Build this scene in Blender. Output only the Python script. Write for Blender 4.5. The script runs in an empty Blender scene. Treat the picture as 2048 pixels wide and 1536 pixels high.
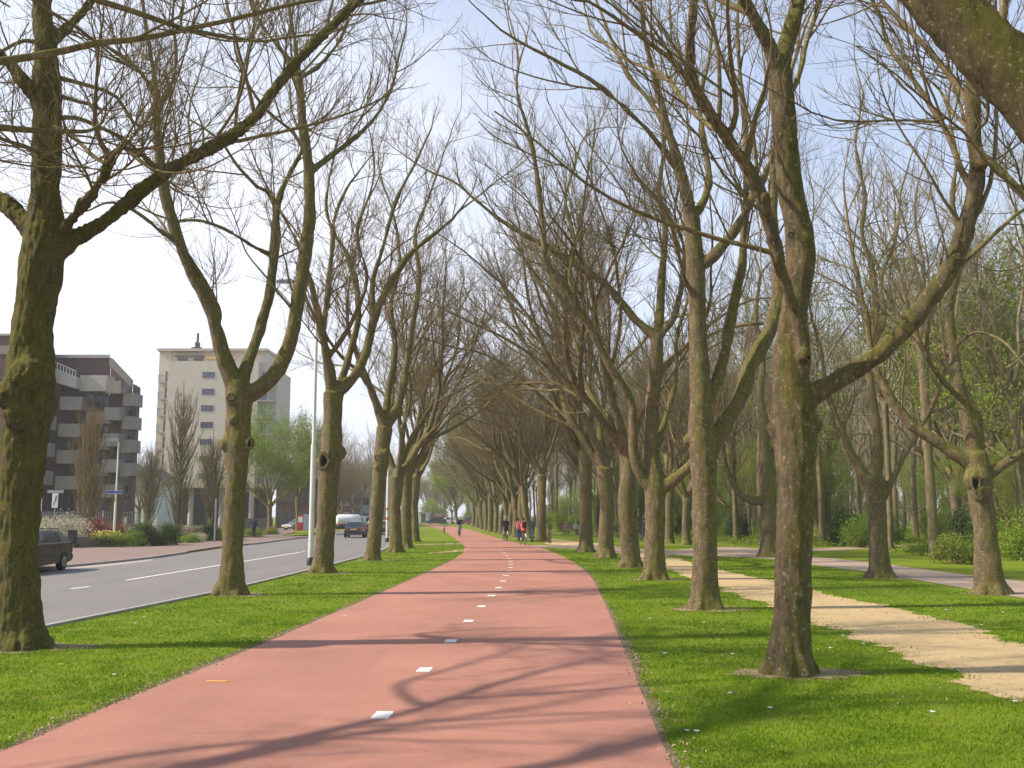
import bpy, bmesh, math, random
import numpy as np
from math import radians, sin, cos, pi, atan, sqrt
from mathutils import Vector, Matrix, noise as mnoise

SC = bpy.context.scene
COL = SC.collection

# ------------------------------------------------------------------ camera
F, EYE = 1990.0, 1.95
PITCH = atan(262.0 / 1990.0)
cam_d = bpy.data.cameras.new("camera")
cam_d.sensor_width = 36.0
cam_d.lens = 36.0 * F / 2048.0
cam_d.clip_start = 0.05
cam_d.clip_end = 6000.0
cam = bpy.data.objects.new("camera", cam_d)
COL.objects.link(cam)
cam.location = (0, 0, EYE)
cam.rotation_euler = (pi / 2 + PITCH, 0, 0)
SC.camera = cam

# ------------------------------------------------------------------ sky, sun, exposure
SUN_EL, SUN_AZ = radians(44), radians(-97)     # azimuth measured from +Y towards +X : sun stands to the left
SC.view_settings.view_transform = 'Standard'
SC.view_settings.look = 'None'
SC.view_settings.gamma = 1.0
SC.view_settings.exposure = 0.95
world = bpy.data.worlds.new("World")
SC.world = world
world.use_nodes = True
wn, wl = world.node_tree.nodes, world.node_tree.links
wn.clear()
w_out = wn.new("ShaderNodeOutputWorld")
w_bg = wn.new("ShaderNodeBackground")
w_bg.inputs["Strength"].default_value = 0.15
w_sky = wn.new("ShaderNodeTexSky")
w_sky.sky_type = 'NISHITA'
w_sky.sun_disc = False
w_sky.sun_elevation = SUN_EL
w_sky.sun_rotation = SUN_AZ
w_sky.air_density = 1.0
w_sky.dust_density = 0.8
w_sky.ozone_density = 1.6
w_tc = wn.new("ShaderNodeTexCoord")
w_map = wn.new("ShaderNodeMapping")
w_map.inputs["Scale"].default_value = (1.0, 1.0, 2.2)
w_noise = wn.new("ShaderNodeTexNoise")
w_noise.inputs["Scale"].default_value = 1.7
w_noise.inputs["Detail"].default_value = 6.0
w_noise.inputs["Roughness"].default_value = 0.6
w_dot = wn.new("ShaderNodeVectorMath"); w_dot.operation = 'DOT_PRODUCT'
w_dot.inputs[1].default_value = (-0.95, 0.3, -0.95)   # cloud bank thickens low and towards the sun
w_add = wn.new("ShaderNodeMath"); w_add.operation = 'MULTIPLY_ADD'
w_add.inputs[1].default_value = 0.62
w_ramp = wn.new("ShaderNodeValToRGB")
w_ramp.color_ramp.elements[0].position = 0.05
w_ramp.color_ramp.elements[0].color = (0.30, 0.30, 0.30, 1)
w_ramp.color_ramp.elements[1].position = 0.80
w_ramp.color_ramp.elements[1].color = (1, 1, 1, 1)
w_mix = wn.new("ShaderNodeMix"); w_mix.data_type = 'RGBA'
w_cc = wn.new("ShaderNodeMapRange")          # cloud brightness : thin overhead, dazzling towards the sun
w_cc.inputs["From Min"].default_value = 0.35; w_cc.inputs["From Max"].default_value = 1.0
w_cc.inputs["To Min"].default_value = 2.65; w_cc.inputs["To Max"].default_value = 4.4
w_cv = wn.new("ShaderNodeVectorMath"); w_cv.operation = 'SCALE'
w_cv.inputs[0].default_value = (0.96, 1.0, 1.15)
wl.new(w_tc.outputs["Generated"], w_map.inputs["Vector"])
wl.new(w_map.outputs["Vector"], w_noise.inputs["Vector"])
wl.new(w_tc.outputs["Generated"], w_dot.inputs[0])
wl.new(w_dot.outputs["Value"], w_add.inputs[0])
wl.new(w_noise.outputs["Fac"], w_add.inputs[2])
wl.new(w_add.outputs["Value"], w_ramp.inputs["Fac"])
wl.new(w_ramp.outputs["Color"], w_mix.inputs["Factor"])
wl.new(w_add.outputs["Value"], w_cc.inputs["Value"]); wl.new(w_cc.outputs["Result"], w_cv.inputs["Scale"]); wl.new(w_cv.outputs["Vector"], w_mix.inputs["B"])
wl.new(w_sky.outputs["Color"], w_mix.inputs["A"])
wl.new(w_mix.outputs["Result"], w_bg.inputs["Color"])
wl.new(w_bg.outputs["Background"], w_out.inputs["Surface"])

sun_d = bpy.data.lights.new("sun", 'SUN')
sun_d.energy = 3.5
sun_d.angle = radians(1.0)
sun_d.color = (1.0, 0.90, 0.75)
sun = bpy.data.objects.new("sun", sun_d)
COL.objects.link(sun)
sdir = Vector((sin(SUN_AZ) * cos(SUN_EL), cos(SUN_AZ) * cos(SUN_EL), sin(SUN_EL)))
sun.rotation_euler = sdir.to_track_quat('Z', 'Y').to_euler()

# ------------------------------------------------------------------ photograph pixel -> place
def ray(px, py):
    x, y = (px - 1024) / F, (768 - py) / F
    return np.array((x, cos(PITCH) - y * sin(PITCH), sin(PITCH) + y * cos(PITCH)))
def at(px, py, z=0.0):
    d = ray(px, py)
    return d * ((z - EYE) / d[2]) + np.array((0, 0, EYE))
def on(px, py, Y):
    d = ray(px, py)
    t = Y / d[1]
    return d * t + np.array((0, 0, EYE)), t

# ------------------------------------------------------------------ object helpers
def tag(o, label=None, cat=None, group=None, kind=None):
    if label: o["label"] = label
    if cat: o["category"] = cat
    if group: o["group"] = group
    if kind: o["kind"] = kind
    return o
def empty(name, loc, rz=0.0, label=None, cat=None, group=None, parent=None):
    o = bpy.data.objects.new(name, None)
    COL.objects.link(o)
    o.empty_display_size = 0.3
    o.location = tuple(float(v) for v in loc)
    o.rotation_euler = (0, 0, rz)
    if parent: o.parent = parent
    return tag(o, label, cat, group)
def link(name, me, mat=None, parent=None, loc=None):
    o = bpy.data.objects.new(name, me)
    COL.objects.link(o)
    if mat is not None and len(me.materials) == 0: me.materials.append(mat)
    if parent is not None: o.parent = parent
    if loc is not None: o.location = tuple(float(v) for v in loc)
    return o
def copy_tree(o, parent=None):
    c = o.copy()
    COL.objects.link(c)
    if parent is not None: c.parent = parent
    for ch in list(o.children): copy_tree(ch, c)
    return c
def mesh_np(name, V, Q, smooth=True):
    V = np.ascontiguousarray(V, np.float32); Q = np.ascontiguousarray(Q, np.int32)
    k = Q.shape[1]
    me = bpy.data.meshes.new(name)
    me.vertices.add(len(V)); me.vertices.foreach_set("co", V.ravel())
    me.loops.add(Q.size); me.loops.foreach_set("vertex_index", Q.ravel())
    me.polygons.add(len(Q)); me.polygons.foreach_set("loop_start", np.arange(0, Q.size, k, dtype=np.int32))
    me.update(calc_edges=True)
    if smooth: me.polygons.foreach_set("use_smooth", np.ones(len(Q), bool))
    return me
class MB:
    """collects boxes, prisms, tubes into one mesh"""
    def __init__(s): s.v, s.f = [], []
    def add(s, vs, fs):
        n = len(s.v); s.v += [tuple(float(c) for c in v) for v in vs]; s.f += [tuple(i + n for i in f) for f in fs]; return s
    def box(s, x0, x1, y0, y1, z0, z1):
        return s.add([(x0,y0,z0),(x1,y0,z0),(x1,y1,z0),(x0,y1,z0),(x0,y0,z1),(x1,y0,z1),(x1,y1,z1),(x0,y1,z1)],
                     [(0,3,2,1),(4,5,6,7),(0,1,5,4),(1,2,6,5),(2,3,7,6),(3,0,4,7)])
    def bar(s, a, b, w, h=None):
        """a rectangular bar from a to b"""
        a, b = Vector(a), Vector(b); h = h or w
        d = (b - a).normalized(); r = Vector((0,0,1)) if abs(d.z) < .9 else Vector((1,0,0))
        u = d.cross(r).normalized() * w / 2; v = d.cross(u).normalized() * h / 2
        c = [p + i*u + j*v for p in (a, b) for i, j in ((-1,-1),(1,-1),(1,1),(-1,1))]
        return s.add(c, [(0,1,2,3),(7,6,5,4),(0,4,5,1),(1,5,6,2),(2,6,7,3),(3,7,4,0)])
    def tube(s, pts, rads, n=8, cap=True):
        pts = [Vector(p) for p in pts]
        if not hasattr(rads, '__len__'): rads = [rads] * len(pts)
        vs, fs = [], []
        ref = None
        for i, p in enumerate(pts):
            d = (pts[min(i+1, len(pts)-1)] - pts[max(i-1, 0)]).normalized()
            if ref is None: ref = Vector((0,0,1)) if abs(d.z) < .8 else Vector((1,0,0))
            u = d.cross(ref).normalized(); v = d.cross(u)
            vs += [p + rads[i] * (u*cos(2*pi*k/n) + v*sin(2*pi*k/n)) for k in range(n)]
        for i in range(len(pts) - 1):
            for k in range(n):
                a, b = i*n + k, i*n + (k+1) % n
                fs.append((a, b, b + n, a + n))
        if cap: fs += [tuple(range(n))[::-1], tuple(range((len(pts)-1)*n, len(pts)*n))]
        return s.add(vs, fs)
    def lathe(s, prof, n=20, c=(0,0,0), axis='z'):
        vs, fs = [], []
        for r, h in prof:
            for k in range(n):
                a = 2*pi*k/n
                p = (r*cos(a), r*sin(a), h) if axis == 'z' else ((h, r*cos(a), r*sin(a)) if axis == 'x' else (r*sin(a), h, r*cos(a)))
                vs.append((p[0]+c[0], p[1]+c[1], p[2]+c[2]))
        for i in range(len(prof)-1):
            for k in range(n):
                fs.append((i*n+k, i*n+(k+1)%n, (i+1)*n+(k+1)%n, (i+1)*n+k))
        fs += [tuple(range(n))[::-1], tuple(range((len(prof)-1)*n, len(prof)*n))]
        return s.add(vs, fs)
    def prism(s, poly, x0, x1, axis='x'):
        """a 2-D outline extruded from x0 to x1 along axis"""
        n = len(poly)
        P = (lambda a, b, t: (t, a, b)) if axis == 'x' else ((lambda a, b, t: (a, t, b)) if axis == 'y' else (lambda a, b, t: (a, b, t)))
        vs = [P(a, b, x0) for a, b in poly] + [P(a, b, x1) for a, b in poly]
        fs = [tuple(range(n))[::-1], tuple(range(n, 2*n))] + [(i, (i+1)%n, (i+1)%n+n, i+n) for i in range(n)]
        return s.add(vs, fs)
    def mesh(s, name, smooth=False, bevel=0.0, fix=True):
        me = bpy.data.meshes.new(name)
        me.from_pydata(s.v, [], s.f)
        bm = bmesh.new(); bm.from_mesh(me)
        if fix: bmesh.ops.recalc_face_normals(bm, faces=bm.faces)
        if bevel > 0:
            bmesh.ops.bevel(bm, geom=[e for e in bm.edges if len(e.link_faces) == 2 and e.calc_face_angle(0) > .5],
                            offset=bevel, segments=2, affect='EDGES', clamp_overlap=True)
        if smooth:
            for f in bm.faces: f.smooth = True
            for e in bm.edges:
                if len(e.link_faces) == 2 and e.calc_face_angle(0) > radians(38): e.smooth = False
        bm.to_mesh(me); bm.free()
        return me
    def build(s, name, mat, parent=None, loc=None, smooth=False, bevel=0.0):
        return link(name, s.mesh(name, smooth, bevel), mat, parent, loc)

# ------------------------------------------------------------------ materials
def nt(name):
    m = bpy.data.materials.new(name); m.use_nodes = True
    n, l = m.node_tree.nodes, m.node_tree.links
    b = n.get("Principled BSDF")
    return m, n, l, b
def ramp(n, l, src, stops):
    r = n.new("ShaderNodeValToRGB")
    e = r.color_ramp.elements
    while len(e) < len(stops): e.new(0.5)
    for i, (p, c) in enumerate(stops):
        e[i].position = p; e[i].color = (c[0], c[1], c[2], 1)
    l.new(src, r.inputs["Fac"])
    return r.outputs["Color"]
def noise_tex(n, l, scale, detail=5, rough=.6, coord="Object", stretch=(1,1,1), dist=0.0):
    tc = n.new("ShaderNodeTexCoord"); mp = n.new("ShaderNodeMapping")
    mp.inputs["Scale"].default_value = stretch
    t = n.new("ShaderNodeTexNoise")
    t.inputs["Scale"].default_value = scale; t.inputs["Detail"].default_value = detail
    t.inputs["Roughness"].default_value = rough; t.inputs["Distortion"].default_value = dist
    l.new(tc.outputs[coord], mp.inputs["Vector"]); l.new(mp.outputs["Vector"], t.inputs["Vector"])
    return t.outputs["Fac"]
def mixc(n, l, fac, a, b, mode='MIX'):
    m = n.new("ShaderNodeMix"); m.data_type = 'RGBA'; m.blend_type = mode
    for sock, v in (("Factor", fac), ("A", a), ("B", b)):
        if isinstance(v, (int, float)): m.inputs[sock].default_value = v
        elif isinstance(v, tuple): m.inputs[sock].default_value = (v[0], v[1], v[2], 1)
        else: l.new(v, m.inputs[sock])
    return m.outputs["Result"]
def bump(n, l, b, h, strength=.4, dist=.02):
    x = n.new("ShaderNodeBump"); x.inputs["Strength"].default_value = strength; x.inputs["Distance"].default_value = dist
    l.new(h, x.inputs["Height"]); l.new(x.outputs["Normal"], b.inputs["Normal"])
def simple(name, col, rough=.6, var=.25, scale=6.0, metal=0.0, bmp=0.0, coat=0.0, spec=.5):
    """a colour with a little dirt and unevenness"""
    m, n, l, b = nt(name)
    f = noise_tex(n, l, scale, 6, .65)
    lo = tuple(c * (1 - var) for c in col); hi = tuple(min(1, c * (1 + var)) for c in col)
    l.new(ramp(n, l, f, [(.3, lo), (.7, hi)]), b.inputs["Base Color"])
    b.inputs["Roughness"].default_value = rough; b.inputs["Metallic"].default_value = metal
    b.inputs["Coat Weight"].default_value = coat; b.inputs["Coat Roughness"].default_value = .05
    b.inputs["Specular IOR Level"].default_value = spec
    if bmp: bump(n, l, b, noise_tex(n, l, scale * 6, 4), bmp, .01)
    return m
def bark(name, c_lo, c_hi, moss, moss_lo, moss_hi, bmp=.5, side=0.35, lsc=17):
    m, n, l, b = nt(name)
    fine = noise_tex(n, l, 11, 10, .78, stretch=(1, 1, .32), dist=.4)
    base = ramp(n, l, fine, [(.30, c_lo), (.50, tuple((x+y)/2 for x, y in zip(c_lo, c_hi))), (.68, c_hi)])
    patch = noise_tex(n, l, 2.2, 6, .7, stretch=(1, 1, .6))
    base = mixc(n, l, ramp(n, l, patch, [(.35, (.62, .62, .62)), (.65, (0, 0, 0))]), base, mixc(n, l, 1.0, base, (.60, .58, .55), 'MULTIPLY'))
    blot = noise_tex(n, l, 2.4, 8, .72, stretch=(1.3, 1.3, .55), dist=.8)
    geo = n.new("ShaderNodeNewGeometry")
    dt = n.new("ShaderNodeVectorMath"); dt.operation = 'DOT_PRODUCT'; dt.inputs[1].default_value = (.16 * side, -.22 * side, .55 * side)
    l.new(geo.outputs["Normal"], dt.inputs[0])
    ad = n.new("ShaderNodeMath"); ad.operation = 'ADD'
    l.new(blot, ad.inputs[0]); l.new(dt.outputs["Value"], ad.inputs[1])
    mf = ramp(n, l, ad.outputs["Value"], [(moss_lo, (0, 0, 0)), (moss_hi, (.9, .9, .9))])
    mcol = ramp(n, l, fine, [(.3, tuple(c * .45 for c in moss)), (.7, moss)])
    c1 = mixc(n, l, mf, base, mcol)
    lich = noise_tex(n, l, lsc, 5, .65)
    lf = ramp(n, l, lich, [(.58, (0, 0, 0)), (.66, (.85, .85, .85))])
    c2 = mixc(n, l, lf, c1, (.36, .31, .22))
    dk = noise_tex(n, l, 26, 4, .6, stretch=(1, 1, .4))
    c2 = mixc(n, l, ramp(n, l, dk, [(.60, (0, 0, 0)), (.72, (.7, .7, .7))]), c2, tuple(c*.5 for c in c_lo))
    l.new(c2, b.inputs["Base Color"])
    b.inputs["Roughness"].default_value = .95
    b.inputs["Specular IOR Level"].default_value = .15
    big = noise_tex(n, l, 22, 10, .8, stretch=(1, 1, .35))
    bump(n, l, b, big, bmp, .06)
    return m
def leafmat(name, c_lo, c_hi, trans=.35):
    m, n, l, b = nt(name)
    oi = noise_tex(n, l, 3.0, 3, .6)
    g = n.new("ShaderNodeNewGeometry")
    f = n.new("ShaderNodeMath"); f.operation = 'MULTIPLY_ADD'; f.inputs[1].default_value = .5
    l.new(g.outputs["Random Per Island"], f.inputs[0]); 
    h = n.new("ShaderNodeMath"); h.operation = 'MULTIPLY'; h.inputs[1].default_value = .6
    l.new(oi, h.inputs[0]); l.new(h.outputs[0], f.inputs[2])
    c = ramp(n, l, f.outputs[0], [(.15, c_lo), (.85, c_hi)])
    l.new(c, b.inputs["Base Color"]); b.inputs["Roughness"].default_value = .6
    b.inputs["Specular IOR Level"].default_value = .25
    t = n.new("ShaderNodeBsdfTranslucent"); l.new(c, t.inputs["Color"])
    mx = n.new("ShaderNodeMixShader"); mx.inputs[0].default_value = trans
    l.new(b.outputs[0], mx.inputs[1]); l.new(t.outputs[0], mx.inputs[2])
    l.new(mx.outputs[0], n.get("Material Output").inputs["Surface"])
    return m

BARK = bark("bark", (.085, .062, .036), (.30, .232, .142), (.20, .178, .04), .53, .73, .9, .8)
BARK_MOSSY = bark("bark_mossy", (.065, .05, .03), (.22, .18, .105), (.19, .175, .03), .40, .66, 1.0, .5, 38)
BARK_WOOD = bark("bark_woodland", (.11, .085, .052), (.30, .235, .15), (.20, .18, .04), .47, .75, .6, .6)
TWIG = bark("twig_bark", (.125, .095, .058), (.29, .222, .135), (.22, .185, .045), .58, .8, .1, .7)
TWIG_WOOD = bark("twig_bark_woodland", (.19, .145, .095), (.38, .295, .195), (.22, .21, .06), .55, .8, .1, .5)
TWIG_RED = bark("twig_bark_reddish", (.18, .12, .06), (.36, .25, .125), (.22, .18, .05), .6, 1.0, .1, .3)
HEARTWOOD = simple("cut_heartwood", (.36, .27, .15), .9, .3, 12)
HOLE_SHADE = simple("knot_hole_shade", (.012, .01, .008), 1.0, .3, 12)  # near-black colour stands in for the shade inside knot holes
# ------------------------------------------------------------------ the ground, paths and road
def ground_mat():
    m, n, l, b = nt("grass_ground")
    a = noise_tex(n, l, .35, 5, .6)
    c = noise_tex(n, l, 9, 6, .7)
    fine = noise_tex(n, l, 60, 4, .7)
    green = ramp(n, l, a, [(.35, (.105, .158, .006)), (.65, (.145, .20, .009))])
    g2 = mixc(n, l, ramp(n, l, c, [(.35, (0, 0, 0)), (.7, (1, 1, 1))]), green, (.135, .168, .014))
    g3 = mixc(n, l, ramp(n, l, fine, [(.35, (.0, .0, .0)), (.75, (.75, .75, .75))]), g2, (.18, .235, .018))
    bare = noise_tex(n, l, .9, 6, .75)
    g4 = mixc(n, l, ramp(n, l, bare, [(.66, (0, 0, 0)), (.8, (.75, .75, .75))]), g3, (.22, .165, .09))
    l.new(g4, b.inputs["Base Color"])
    b.inputs["Roughness"].default_value = .95; b.inputs["Specular IOR Level"].default_value = .1
    bump(n, l, b, fine, .5, .04)
    return m
def asphalt_red():
    m, n, l, b = nt("red_asphalt")
    big = noise_tex(n, l, .5, 5, .6)
    fine = noise_tex(n, l, 75, 4, .85)
    blot = noise_tex(n, l, 7, 6, .7)
    c = ramp(n, l, big, [(.3, (.345, .152, .106)), (.7, (.43, .198, .138))])
    c = mixc(n, l, ramp(n, l, fine, [(.3, (0, 0, 0)), (.75, (1, 1, 1))]), mixc(n, l, 1.0, c, (.70, .69, .68), 'MULTIPLY'), mixc(n, l, 1.0, c, (1.24, 1.25, 1.25), 'MULTIPLY'))
    patch = noise_tex(n, l, .22, 4, .5, stretch=(1.6, .6, 1), dist=1.2)
    c = mixc(n, l, ramp(n, l, patch, [(.40, (.4, .4, .4)), (.60, (0, 0, 0))]), c, mixc(n, l, 1.0, c, (.80, .82, .86), 'MULTIPLY'))
    crk = n.new("ShaderNodeTexVoronoi"); crk.feature = 'DISTANCE_TO_EDGE'; crk.inputs["Scale"].default_value = .42
    tcc = n.new("ShaderNodeTexCoord"); wv = n.new("ShaderNodeMix"); wv.data_type = 'VECTOR'; wv.inputs["Factor"].default_value = .16
    nz = n.new("ShaderNodeTexNoise"); nz.inputs["Scale"].default_value = 1.1; nz.inputs["Detail"].default_value = 6
    l.new(tcc.outputs["Object"], nz.inputs["Vector"]); l.new(tcc.outputs["Object"], wv.inputs["A"]); l.new(nz.outputs["Color"], wv.inputs["B"]); l.new(wv.outputs["Result"], crk.inputs["Vector"])
    c = mixc(n, l, ramp(n, l, crk.outputs["Distance"], [(.0, (.22, .22, .22)), (.006, (0, 0, 0))]), c, (.20, .11, .08))
    c = mixc(n, l, ramp(n, l, blot, [(.45, (0, 0, 0)), (.8, (.55, .55, .55))]), c, (.33, .19, .14))
    l.new(c, b.inputs["Base Color"])
    b.inputs["Roughness"].default_value = .85; b.inputs["Specular IOR Level"].default_value = .3
    bump(n, l, b, fine, .35, .006)
    return m
def asphalt_grey(name, lo, hi):
    m, n, l, b = nt(name)
    big = noise_tex(n, l, .4, 5, .6, stretch=(2.5, .3, 1))
    fine = noise_tex(n, l, 150, 3, .8)
    c = ramp(n, l, big, [(.3, lo), (.7, hi)])
    c = mixc(n, l, ramp(n, l, fine, [(.3, (0, 0, 0)), (.75, (.5, .5, .5))]), c, tuple(x * 1.35 for x in hi))
    l.new(c, b.inputs["Base Color"]); b.inputs["Roughness"].default_value = .85
    bump(n, l, b, fine, .3, .006)
    return m
def sand_mat():
    m, n, l, b = nt("sand")
    a = noise_tex(n, l, 1.2, 6, .65, stretch=(1, 1, 1))
    c = noise_tex(n, l, 4.5, 8, .8)
    fine = noise_tex(n, l, 90, 3, .7)
    col = ramp(n, l, a, [(.3, (.46, .325, .15)), (.7, (.60, .435, .22))])
    col = mixc(n, l, ramp(n, l, c, [(.50, (0, 0, 0)), (.66, (.9, .9, .9))]), col, (.33, .22, .11))
    l.new(col, b.inputs["Base Color"]); b.inputs["Roughness"].default_value = .95
    mx = n.new("ShaderNodeMath"); mx.operation = 'ADD'; l.new(c, mx.inputs[0]); l.new(fine, mx.inputs[1])
    bump(n, l, b, mx.outputs[0], .6, .05)
    return m
def paver_mat():
    m, n, l, b = nt("brick_pavers")
    tc = n.new("ShaderNodeTexCoord")
    br = n.new("ShaderNodeTexBrick")
    br.inputs["Scale"].default_value = 4.0
    br.inputs["Color1"].default_value = (.185, .112, .088, 1); br.inputs["Color2"].default_value = (.225, .148, .122, 1)
    br.inputs["Mortar"].default_value = (.14, .105, .085, 1); br.inputs["Mortar Size"].default_value = .012
    l.new(tc.outputs["Object"], br.inputs["Vector"])
    f = noise_tex(n, l, .8, 5, .6)
    c = mixc(n, l, ramp(n, l, f, [(.35, (0, 0, 0)), (.75, (.6, .6, .6))]), br.outputs["Color"], (.20, .15, .128))
    l.new(c, b.inputs["Base Color"]); b.inputs["Roughness"].default_value = .9
    return m
GRASS = ground_mat()
WHITE_PAINT = simple("road_paint", (.66, .64, .59), .7, .2, 25, bmp=.2)
YELLOW_PAINT = simple("yellow_paint", (.62, .34, .05), .7, .2, 25)
KERB = simple("kerb_stone", (.30, .27, .24), .9, .25, 4)
PAVER = paver_mat()

def sheet(name, poly, z, mat, kind='structure', thick=0.0, label=None, cat=None):
    mb = MB()
    P = [(p[0], p[1]) for p in poly]
    if thick: mb.prism(P, z - thick, z, 'z')
    else: mb.add([(a, b, z) for a, b in P], [tuple(range(len(P)))])
    me = mb.mesh(name, fix=bool(thick))
    if not thick and me.polygons[0].normal.z < 0: me.flip_normals()
    o = link(name, me, mat)
    return tag(o, kind=kind, label=label, cat=cat)
def smooth_line(pts, step=1.5):
    """Catmull-Rom through ground points"""
    P = [np.array(p[:2], float) for p in pts]
    P = [2*P[0]-P[1]] + P + [2*P[-1]-P[-2]]
    out = []
    for i in range(1, len(P)-2):
        n = max(2, int(np.linalg.norm(P[i+1]-P[i]) / step))
        n = min(n, 40)
        for k in range(n):
            t = k / n
            out.append(.5*((2*P[i]) + (-P[i-1]+P[i+1])*t + (2*P[i-1]-5*P[i]+4*P[i+1]-P[i+2])*t*t + (-P[i-1]+3*P[i]-3*P[i+1]+P[i+2])*t**3))
    out.append(P[-2])
    return out
def strip(name, left, right, z, mat, n=120, wob=0.0, seed=1, kind='structure'):
    """a sheet between two edge lines, resampled to the same count; wob roughens the edges"""
    rg = random.Random(seed)
    def res(L):
        L = np.array(L); s = np.r_[0, np.cumsum(np.linalg.norm(np.diff(L, axis=0), axis=1))]
        t = np.linspace(0, 1, n+1) ** 1.6 * s[-1]
        return np.c_[np.interp(t, s, L[:, 0]), np.interp(t, s, L[:, 1])]
    A, B = res(left), res(right)
    V, Q = [], []
    for i in range(n+1):
        d = (B[i]-A[i]); d = d/np.linalg.norm(d)
        a = A[i] + d * wob * mnoise.noise((A[i][1]*.9, seed*7.1, 0)) + d*wob*.5*mnoise.noise((A[i][1]*3.1, seed*3.1, 0))
        b = B[i] + d * wob * mnoise.noise((B[i][1]*.9, seed*9.7, 5)) + d*wob*.5*mnoise.noise((B[i][1]*3.1, seed*4.1, 0))
        V += [(a[0], a[1], z), (b[0], b[1], z)]
    for i in range(n): Q.append((2*i, 2*i+1, 2*i+3, 2*i+2))
    me = mesh_np(name, np.array(V), np.array(Q), False)
    if me.polygons[0].normal.z < 0: me.flip_normals()
    return tag(link(name, me, mat), kind=kind)

sheet("ground", [(-900, -300), (900, -300), (900, 1300), (-900, 1300)], 0.0, GRASS)

# cycle path : traced edges, continued behind the camera
pl = [at(*p) for p in ((300,1381),(420,1332),(520,1291),(600,1256),(694,1216),(787,1175),(850,1147),(912,1116),(931,1097),(914,1081),(881,1059),(844,1050))]
pr = [at(*p) for p in ((1340,1520),(1306,1440),(1272,1355),(1240,1278),(1206,1200),(1175,1147),(1131,1116),(1075,1094),(1003,1078),(931,1058),(880,1049.5),(852,1047))]
def back(L, y=-25):
    a, b = np.array(L[0]), np.array(L[3]); d = (b-a)/(b[1]-a[1])
    return [a + d*(q-a[1]) for q in np.linspace(y, a[1]-1.5, 8)] + L
PL, PR = smooth_line(back(pl)), smooth_line(back(pr))
strip("cycle_path", PL, PR, .008, asphalt_red(), 220, .05, 3)
# soil edge worn along the path
SOIL = simple("soil_edge", (.15, .105, .06), .95, .5, 14, bmp=.6)
def offs(L, d):
    L = np.array(L); t = np.gradient(L, axis=0); t /= np.linalg.norm(t, axis=1)[:, None]
    return np.c_[L[:, 0] - t[:, 1]*d, L[:, 1] + t[:, 0]*d]
cut = lambda L, y: [p for p in L if p[1] < y]
PLn, PRn = np.array(cut(PL, 45)), np.array(cut(PR, 40))
strip("path_verge_soil", offs(PLn, .13), offs(PLn, -.1), .004, SOIL, 160, .1, 11)
strip("path_verge_soil", offs(PRn, .1), offs(PRn, -.1), .0045, SOIL, 160, .1, 12)

# white dashes along the cycle path centre : small painted squares, one thing each
dash_px = [(765,1432),(849,1341),(902,1283),(937,1243),(963,1213.5),(983,1192),(997,1176),(1006,1163),(1012,1151.5),(1018,1143),(1021,1135.5),(1022,1129),(1021,1123),(1018,1117),(1014,1111),(1008,1105.5),(1001,1100.5)]
DP = [at(*p)[:2] for p in dash_px]
d0 = DP[0] + (DP[0]-DP[1]); d00 = d0 + (DP[0]-DP[1])
ord_w = ["first","second","third","fourth","fifth","sixth","seventh","eighth","ninth","tenth","eleventh","twelfth","thirteenth","fourteenth","fifteenth","sixteenth","seventeenth","eighteenth","nineteenth","twentieth"]
dash_me = None
for i, p in enumerate(DP):
    q = DP[min(i+1, len(DP)-1)] - DP[max(i-1, 0)] if i else DP[1]-DP[0]
    if dash_me is None:
        rg = random.Random(5); mb = MB()
        e = [(-.085,-.17),(-.03,-.176),(.04,-.168),(.088,-.172),(.082,-.05),(.09,.06),(.084,.168),(.02,.175),(-.05,.168),(-.088,.172),(-.083,.05),(-.09,-.06)]
        mb.prism(e, 0, .005, 'z'); dash_me = mb.mesh("lane_dash")
    o = link("lane_dash", dash_me, WHITE_PAINT, loc=(p[0], p[1], .0085))
    o.rotation_euler = (0, 0, math.atan2(-q[0], q[1]))
    tag(o, f"{ord_w[i]} small white painted dash from the camera along the red cycle path's centre", "lane dash", "white dashes on the cycle path")
p = at(433, 1364)
tag(link("yellow_mark", MB().prism([(-.13,-.03),(.12,-.035),(.14,.03),(-.12,.04)], 0, .004, 'z').mesh("yellow_mark"), YELLOW_PAINT, loc=(p[0], p[1], .009)),
    "small yellow painted mark near the left edge of the red cycle path", "paint mark")

# grey park path, sandy bridle path, pale cross path
GRAVEL = asphalt_grey("park_path_asphalt", (.26, .186, .128), (.34, .25, .178))
SANDM = sand_mat()
sl = [at(*p) for p in ((1092,1088),(1192,1098),(1280,1119),(1336,1139),(1438,1177),(1539,1211),(1628,1246),(1748,1290),(1875,1341),(2048,1417))][::-1]
sr = [at(*p) for p in ((1092,1077),(1155,1083),(1240,1093),(1336,1113),(1435,1139),(1542,1161),(1628,1184),(1764,1208),(1906,1246),(2048,1284))][::-1]
def back2(L, y):
    a, b = np.array(L[0]), np.array(L[2]); d = (b-a)/(b[1]-a[1])
    return [a + d*(q-a[1]) for q in np.linspace(y, a[1]-1.0, 5)] + L
SL, SR = smooth_line(back2(sl, -4)), smooth_line(back2(sr, 4))
def ex(L, y):
    L = np.array(L); L = L[np.argsort(L[:, 1])]
    return np.interp(y, L[:, 1], L[:, 0])
SL = list(SL); SL = [np.array(q) for q in SL]
sy0 = np.geomspace(4.3, 82, 460)
tip = np.array(sr[-1][:2])
SL = sorted([tuple(q[:2]) for q in SL] + [(tip[0]-.1, tip[1]+.5)], key=lambda q: q[1])
wobble = lambda y, a, b: .36*(mnoise.noise((y*.9, a, b)) + .6*mnoise.noise((y*3.1, a*.7, b))) + .12*mnoise.noise((y*9, a, b))
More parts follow.
